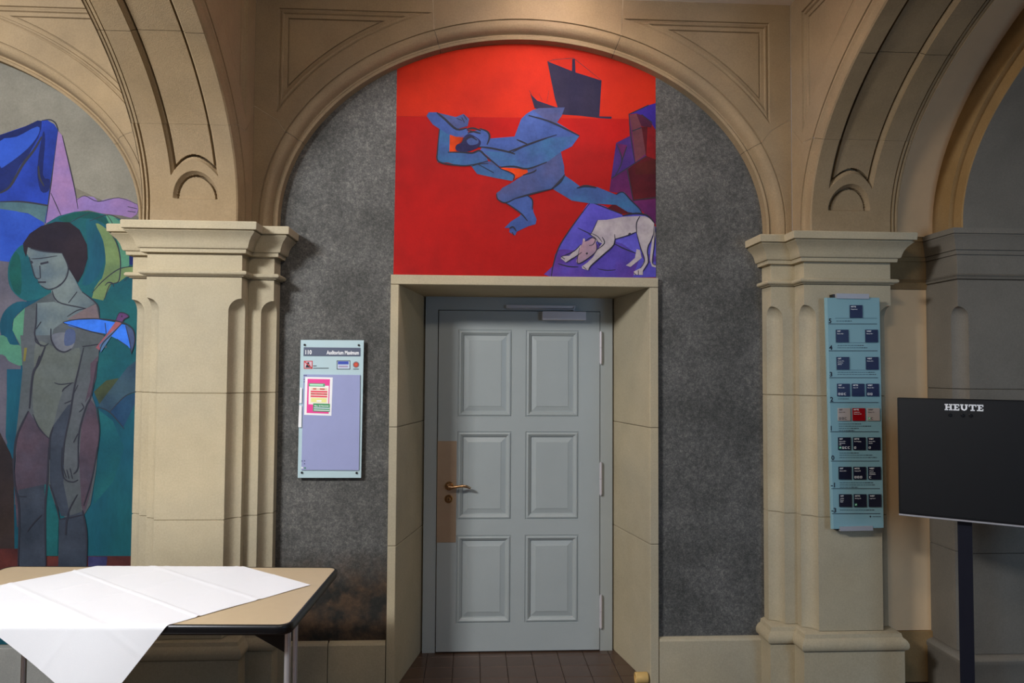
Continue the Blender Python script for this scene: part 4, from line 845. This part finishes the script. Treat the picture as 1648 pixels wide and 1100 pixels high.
for yc, tiles, num, ny, ly, caps in rows_:
    u_off = (yc-500)*.0195
    for xc, head, sub, ic in tiles:
        col = NAVY if yc < 700 else NAVY2
        if num == '1': col = REDT if head == 'MITTE' else BEI
        mb = MB(); hw, hh = 9.9, 10.1; quad_box(mb, [(xc-hw+.3, yc+hh), (xc+hw+.3, yc+hh), (xc+hw, yc-hh), (xc-hw, yc-hh)], YT, Yd-.0003)
        obj('destination_tile', mb, col, dr)
        tb = darkt if (num == '1' and head != 'MITTE') else txt
        mfx = mfT
        c0 = at(xc-hw+1.4, yc-hh+3.6, YT); text_mesh(tb, head, mfx, c0.x, c0.z, .0066, bold=.03)
        for k, sx in enumerate(sub):
            c1 = at(xc-hw+1.4, yc-hh+7.2+(k*2.9 if k < 2 else 5.4), YT); text_mesh(tb, sx, mfx, c1.x, c1.z, .0048, bold=.012)
        if ic:
            for k, ch in enumerate(ic):
                cx = xc-hw+3+k*4.6; cy = yc+hh-3.6
                if ch in 'EeCcA': 
                    quad_box(tb, rectpx(cx-1.5, cy-1.8, cx-.8, cy+1.8), YT-.0008, YT-.0004); quad_box(tb, rectpx(cx-.4, cy-1.8, cx+1.5, cy-1.2), YT-.0008, YT-.0004)
                    quad_box(tb, rectpx(cx-.4, cy+1.1, cx+1.5, cy+1.8), YT-.0008, YT-.0004)
                    if ch in 'EeA': quad_box(tb, rectpx(cx+.8, cy-1.8, cx+1.5, cy+1.8), YT-.0008, YT-.0004)
                else:
                    g_ = MB(); quad_box(g_, rectpx(cx-1.8, cy-1.8, cx+1.8, cy+1.8), YT-.0008, YT-.0002, 0); quad_box(g_, [(cx-1, cy+1), (cx, cy+1), (cx+1.3, cy-1.3), (cx+.3, cy-1.3)], YT-.0012, YT-.0006, 1); obj('exit_symbol', g_, [GRN, WHITE], dr)
    c = at(1333.5+u_off+(0 if len(num) == 1 else -1.5), ny+2.2, Yd); text_mesh(darkt, num, mfD, c.x, c.z, .0225, bold=.03)
    xl = 1333+u_off; xr = 1411.5+u_off*.9
    quad_box(lines, [(xl, ly+.45), (xr, ly+.45), (xr, ly-.45), (xl, ly-.45)], Yd-.001, Yd)
    if num in '543': quad_box(lines, [(xl+11, yc+hh+1.2), (xr, yc+hh+1.2), (xr, yc+hh+.6), (xl+11, yc+hh+.6)], Yd-.001, Yd, 1)
    for x0, x1, y in caps:
        x = x0
        while x < x1:
            l = random.uniform(1.5, 5); l = min(l, x1-x)
            quad_box(lines, rectpx(x, y-.5, x+l, y+.5), Yd-.001, Yd, 0 if x > x1-14 else 1); x += l+.9
for o in (obj('rule_and_caption', lines, [INK, mat('soft_ink', (70, 100, 112), .5)], dr), obj('tile_lettering', txt, WHITE, dr, recalc=False), obj('dark_lettering', darkt, INK, dr, recalc=False)): o['kind'] = 'stuff'
mb = MB(); c = at(1400.8, 832, Yd-.001); mb.add([(c.x, Yd-.0012, c.z-.006), (c.x+.005, Yd-.0012, c.z+.002), (c.x, Yd-.0012, c.z+.005), (c.x-.005, Yd-.0012, c.z+.002)], [(0, 1, 2, 3)])
quad_box(mb, rectpx(1404, 831.6, 1418, 832.4), Yd-.001, Yd); obj('footer_mark', mb, INK, dr, recalc=False)

# ================================================================== SCREEN ON STAND
TL = at(1444, 641, -.60)
ang = -.63
sc_ = empty('display_screen', (TL.x, TL.y, 0), 'large switched-off black display screen with white HEUTE lettering', 'screen', rz=ang)
zt_, zb_ = 1.527, .995; Wd = .96
mb = MB(); mb.box(0, Wd, 0, .045, zb_+.008, zt_, bev=.002); obj('housing', mb, mat('screen_black', (17, 18, 20), .32, spec=.4), sc_, local=True)
mb = MB(); mb.box(.006, Wd-.006, -.0015, .0, zb_+.016, zt_-.006); obj('screen_panel', mb, mat('screen_face', (21, 22, 24), .42, spec=.35), sc_, local=True)
mb = MB(); mb.box(.0, Wd, -.003, .03, zb_, zb_+.0075, bev=.001); tag(obj('bottom_trim', mb, STEEL, sc_, local=True), 'thin silver trim along the bottom edge')
mb = MB()   # slab-serif HEUTE built from bars
def bar(x0, x1, z0, z1): mb.box(x0, x1, -.0025, -.0015, z0, z1)
LH = .035; z0 = zt_-.0545
xx = .183
def serif(x, wd, zz, th=.0065): bar(x-wd/2, x+wd/2, zz, zz+th)
st = .0085; sw = .017
def L_H(x):
    for q in (.009, .030):
        bar(x+q-st/2, x+q+st/2, z0, z0+LH); serif(x+q, sw, z0); serif(x+q, sw, z0+LH-.0065)
    bar(x+.009, x+.030, z0+.0145, z0+.0205); return .041
def L_E(x):
    bar(x+.007, x+.0155, z0, z0+LH); bar(x+.001, x+.031, z0, z0+.0065); bar(x+.001, x+.031, z0+LH-.0065, z0+LH)
    bar(x+.0155, x+.024, z0+.0145, z0+.0205); bar(x+.0265, x+.031, z0, z0+.0125); bar(x+.0265, x+.031, z0+LH-.0125, z0+LH); return .0345
def L_U(x):
    pts = [(0, 1), (0, .35), (.15, .12), (.5, .0), (.85, .12), (1, .35), (1, 1)]
    for q in (.009, .030): serif(x+q, .0155, z0+LH-.0065)
    o = [(x+.0045+p*.030, z0+q*LH) for p, q in pts]; i = [(x+.013+p*.013, z0+.007+q*(LH-.007)) for p, q in pts]
    n = len(o); mb.add([(a, -.0025, b) for a, b in o+i], [(k, k+1, n+k+1, n+k) for k in range(n-1)]); return .041
def L_T(x):
    bar(x+.001, x+.037, z0+LH-.0065, z0+LH); bar(x+.001, x+.0055, z0+LH-.0135, z0+LH); bar(x+.0325, x+.037, z0+LH-.0135, z0+LH)
    bar(x+.0148, x+.0233, z0, z0+LH); serif(x+.019, .020, z0); return .039
for fn in (L_H, L_E, L_U, L_T, L_E): xx += fn(xx)*.98
for v in mb.v: v.x = .186+(v.x-.183)*.79; v.z = (zt_-.0505)+(v.z-z0)*.80
obj('lettering', mb, mat('sticker_white', (250, 250, 250), .5), sc_, local=True, recalc=False)
for x in (.207, .254, .284):
    mb = MB(); mb.loft([[(x+math.cos(2*PI*k/16)*r, y, zt_-.071+math.sin(2*PI*k/16)*r) for k in range(16)] for r, y in ((.0075, -.0015), (.0075, -.005), (.006, -.006))]); obj('sensor_dot', mb, mat('glossy_black', (8, 8, 9), .15), sc_, local=True)
stn = empty('display_stand', (TL.x, TL.y, 0), 'black two-post floor stand holding the display screen', 'stand', rz=ang)
POST = mat('black_steel', (20, 22, 34), .35)
for x in (.225, .735):
    mb = MB(); mb.box(x, x+.055, .052, .092, .03, zt_-.1, bev=.004); obj('post', mb, POST, stn, local=True)
    mb = MB(); mb.box(x-.005, x+.06, -.12, .26, 0, .03, bev=.006); obj('foot', mb, POST, stn, local=True)
mb = MB(); mb.box(.2, .8, .0455, .0515, 1.15, 1.40); obj('mounting_plate', mb, POST, stn, local=True)

# ================================================================== TABLE AND CLOTH
TC = Vector((-1.640, -.797, 0)); TR = math.radians(-2.5); TW, TD, TZ = 1.50, .775, .74
tb = empty('folding_table', TC, 'beige folding table with black edge and chrome legs at the left', 'table', rz=TR)
def rrect(w_, d_, r, k=6):
    out = []
    for cx, cy, a0 in ((w_/2-r, d_/2-r, 0), (-w_/2+r, d_/2-r, PI/2), (-w_/2+r, -d_/2+r, PI), (w_/2-r, -d_/2+r, 1.5*PI)):
        for i in range(k+1): a = a0+PI/2*i/k; out.append((cx+r*math.cos(a), cy+r*math.sin(a)))
    return out
mb = MB(); mb.loft([[(x, y, z) for x, y in rrect(TW-2*i, TD-2*i, .045-i)] for z, i in ((TZ-.03, .012), (TZ, .012))]); obj('table_top', mb, mat('beige_laminate', (206, 184, 150), .35, noise=.02, nscale=30, spec=.5), tb, local=True)
mb = MB(); mb.loft([[(x, y, z) for x, y in rrect(TW-2*i, TD-2*i, .05-i)] for z, i in ((TZ+.0006, .013), (TZ+.0015, .008), (TZ-.001, .002), (TZ-.010, 0), (TZ-.024, 0), (TZ-.034, .004), (TZ-.036, .012), (TZ-.036, .05))], True, False); obj('edge_band', mb, mat('black_rubber', (16, 17, 20), .3), tb, smooth=60, local=True)
mb = MB(); mb.box(-TW/2+.05, TW/2-.05, -TD/2+.05, TD/2-.05, TZ-.034, TZ-.0305); obj('underside', mb, BLACK, tb, local=True)
for sx in (-1, 1):
    xn, xf, yn, yf = sx*(TW/2-.036), sx*(TW/2-.162), -(TD/2-.10), TD/2-.12
    for x, y, r in ((xn, yn, .0118), (xf, yf, .0115)):
        mb = MB(); mb.tube([(x, y, .02), (x, y, TZ-.036)], r, 16); lg = obj('leg', mb, CHROME, tb, smooth=50, local=True)
        mb = MB(); mb.tube([(x, y, 0), (x, y, .025)], .016, 12); obj('foot_cap', mb, BLACK, lg, smooth=50, local=True)
    mb = MB(); mb.tube([(xn, yn, .22), (xf, yf, .22)], .009, 12); obj('cross_bar', mb, CHROME, tb, smooth=50, local=True)
    for x, y0 in ((xn, yn+.02), (xf, yf)):
        mb = MB(); xa = x-sx*.19; mb.add([(xa, y0-.01, TZ-.035), (x, y0-.01, TZ-.035), (x, y0-.01, TZ-.14), (xa, y0+.01, TZ-.035), (x, y0+.01, TZ-.035), (x, y0+.01, TZ-.14)], [(0, 1, 2), (5, 4, 3), (0, 3, 4, 1), (1, 4, 5, 2), (2, 5, 3, 0)])
        obj('folding_brace', mb, BLACK, tb, local=True)
# cloth: square laid diagonally, folding over the near and far table edges
cR = Vector((-.942, -.727)); e1 = Vector((-.638, -.769)).normalized(); e2 = Vector((-e1.y, e1.x)); e2 = -e2 if e2.x > 0 else e2
e2 = Vector((e1.y, -e1.x)) if Vector((e1.y, -e1.x)).x < 0 and Vector((e1.y, -e1.x)).y > 0 else Vector((-e1.y, e1.x))
SIDE = 1.0; n = 110; mb = MB(); V_ = []
Rm = Matrix.Rotation(-TR, 2); R2 = Matrix.Rotation(TR, 2)
for i in range(n+1):
    for j in range(n+1):
        p = cR+e1*(SIDE*i/n)+e2*(SIDE*j/n)
        q = Rm @ (p-TC.to_2d())
        u, v = i/n*4, j/n*4
        cre = sum(max(0, 1-abs(u-k)*28) for k in (1, 2, 3))*.0038+sum(max(0, 1-abs(v-k)*28) for k in (1, 2, 3))*.002
        z = TZ+.0028+cre+.0007*math.sin(u*5+v*3)
        for sgn in (1, -1):
            ex = sgn*q.y-(TD/2-.004); r = .010
            if ex > 0:
                if ex < r*PI/2: th = ex/r; q.y = sgn*(TD/2-.004+r*math.sin(th)); z = TZ+.003-r*(1-math.cos(th))+cre
                else:
                    dr_ = ex-r*PI/2; q.y = sgn*(TD/2-.004+r+cre*.6+.010*math.sin(q.x*9+1)*min(1, dr_*5)+.012*dr_); z = TZ+.003-r-dr_
        V_.append((q.x, q.y, z))
mb.add(V_, [(i*(n+1)+j, (i+1)*(n+1)+j, (i+1)*(n+1)+j+1, i*(n+1)+j+1) for i in range(n) for j in range(n)])
cl = obj('tablecloth', mb, mat('white_cotton', (246, 247, 250), .9, spec=.15, bump=.15, bscale=600), smooth=60, local=True)
cl.location = TC; cl.rotation_euler.z = TR; tag(cl, 'white cloth laid diagonally over the folding table with corner hanging down', 'tablecloth')

# ================================================================== SMALL THINGS
c = Vector((.622, .02, .032))
mb = MB(); k = 20
rg = [(-.035, .018), (-.035, .027), (-.032, .030), (.028, .030), (.032, .027), (.033, .0)]
mb.loft([[(c.x+x, c.y+math.cos(2*PI*i/k)*r, c.z+math.sin(2*PI*i/k)*r) for i in range(k)] for x, r in [(-.025, .001), (-.025, .018)]+rg], True, True)
o = obj('door_stop', mb, mat('pale_cork', (214, 176, 106), .6, noise=.08, nscale=40), loc=(c.x, c.y, 0), smooth=40); tag(o, 'small yellow cylindrical wooden door stop on the floor beside the right jamb', 'door stop')

# two further lamp housings, behind the viewer
for lx, lb in ((-3.0, 'cool white rectangular ceiling lamp in the left bay behind the viewer'), (-.3, 'warm rectangular ceiling lamp above the viewer')):
    lh = MB(); lh.box(lx-.45, lx+.45, -3.6, -3.2, CEILZ-.10, CEILZ-.001, bev=.004)
    tag(obj('lamp_housing', lh, STEEL, loc=(lx, -3.4, CEILZ)), lb, 'lamp')
# warm ceiling lamp above the frame
lamp = empty('ceiling_lamp', (.12, -.50, CEILZ), 'round white ceiling lamp between the cross arches', 'lamp')
mb = MB(); mb.loft([[(.12+math.cos(2*PI*i/32)*r, -.50+math.sin(2*PI*i/32)*r, z) for i in range(32)] for r, z in ((.05, CEILZ-.001), (.05, CEILZ-.02), (.012, CEILZ-.025), (.012, CEILZ-.085), (.06, CEILZ-.09))]); obj('lamp_base', mb, STEEL, lamp, smooth=40)
sh = bpy.data.materials.new('lamp_opal'); sh.use_nodes = True; bb = sh.node_tree.nodes['Principled BSDF']; bb.inputs['Emission Color'].default_value = (1, .88, .88, 1); bb.inputs['Emission Strength'].default_value = 34
mb = MB(); mb.loft([[(.12+math.cos(2*PI*i/32)*r, -.50+math.sin(2*PI*i/32)*r, z) for i in range(32)] for r, z in ((.001, CEILZ-.087), (.07, CEILZ-.090), (.12, CEILZ-.110), (.13, CEILZ-.128), (.11, CEILZ-.145), (.05, CEILZ-.158), (.001, CEILZ-.162))]); obj('lamp_shade', mb, sh, lamp, smooth=60)
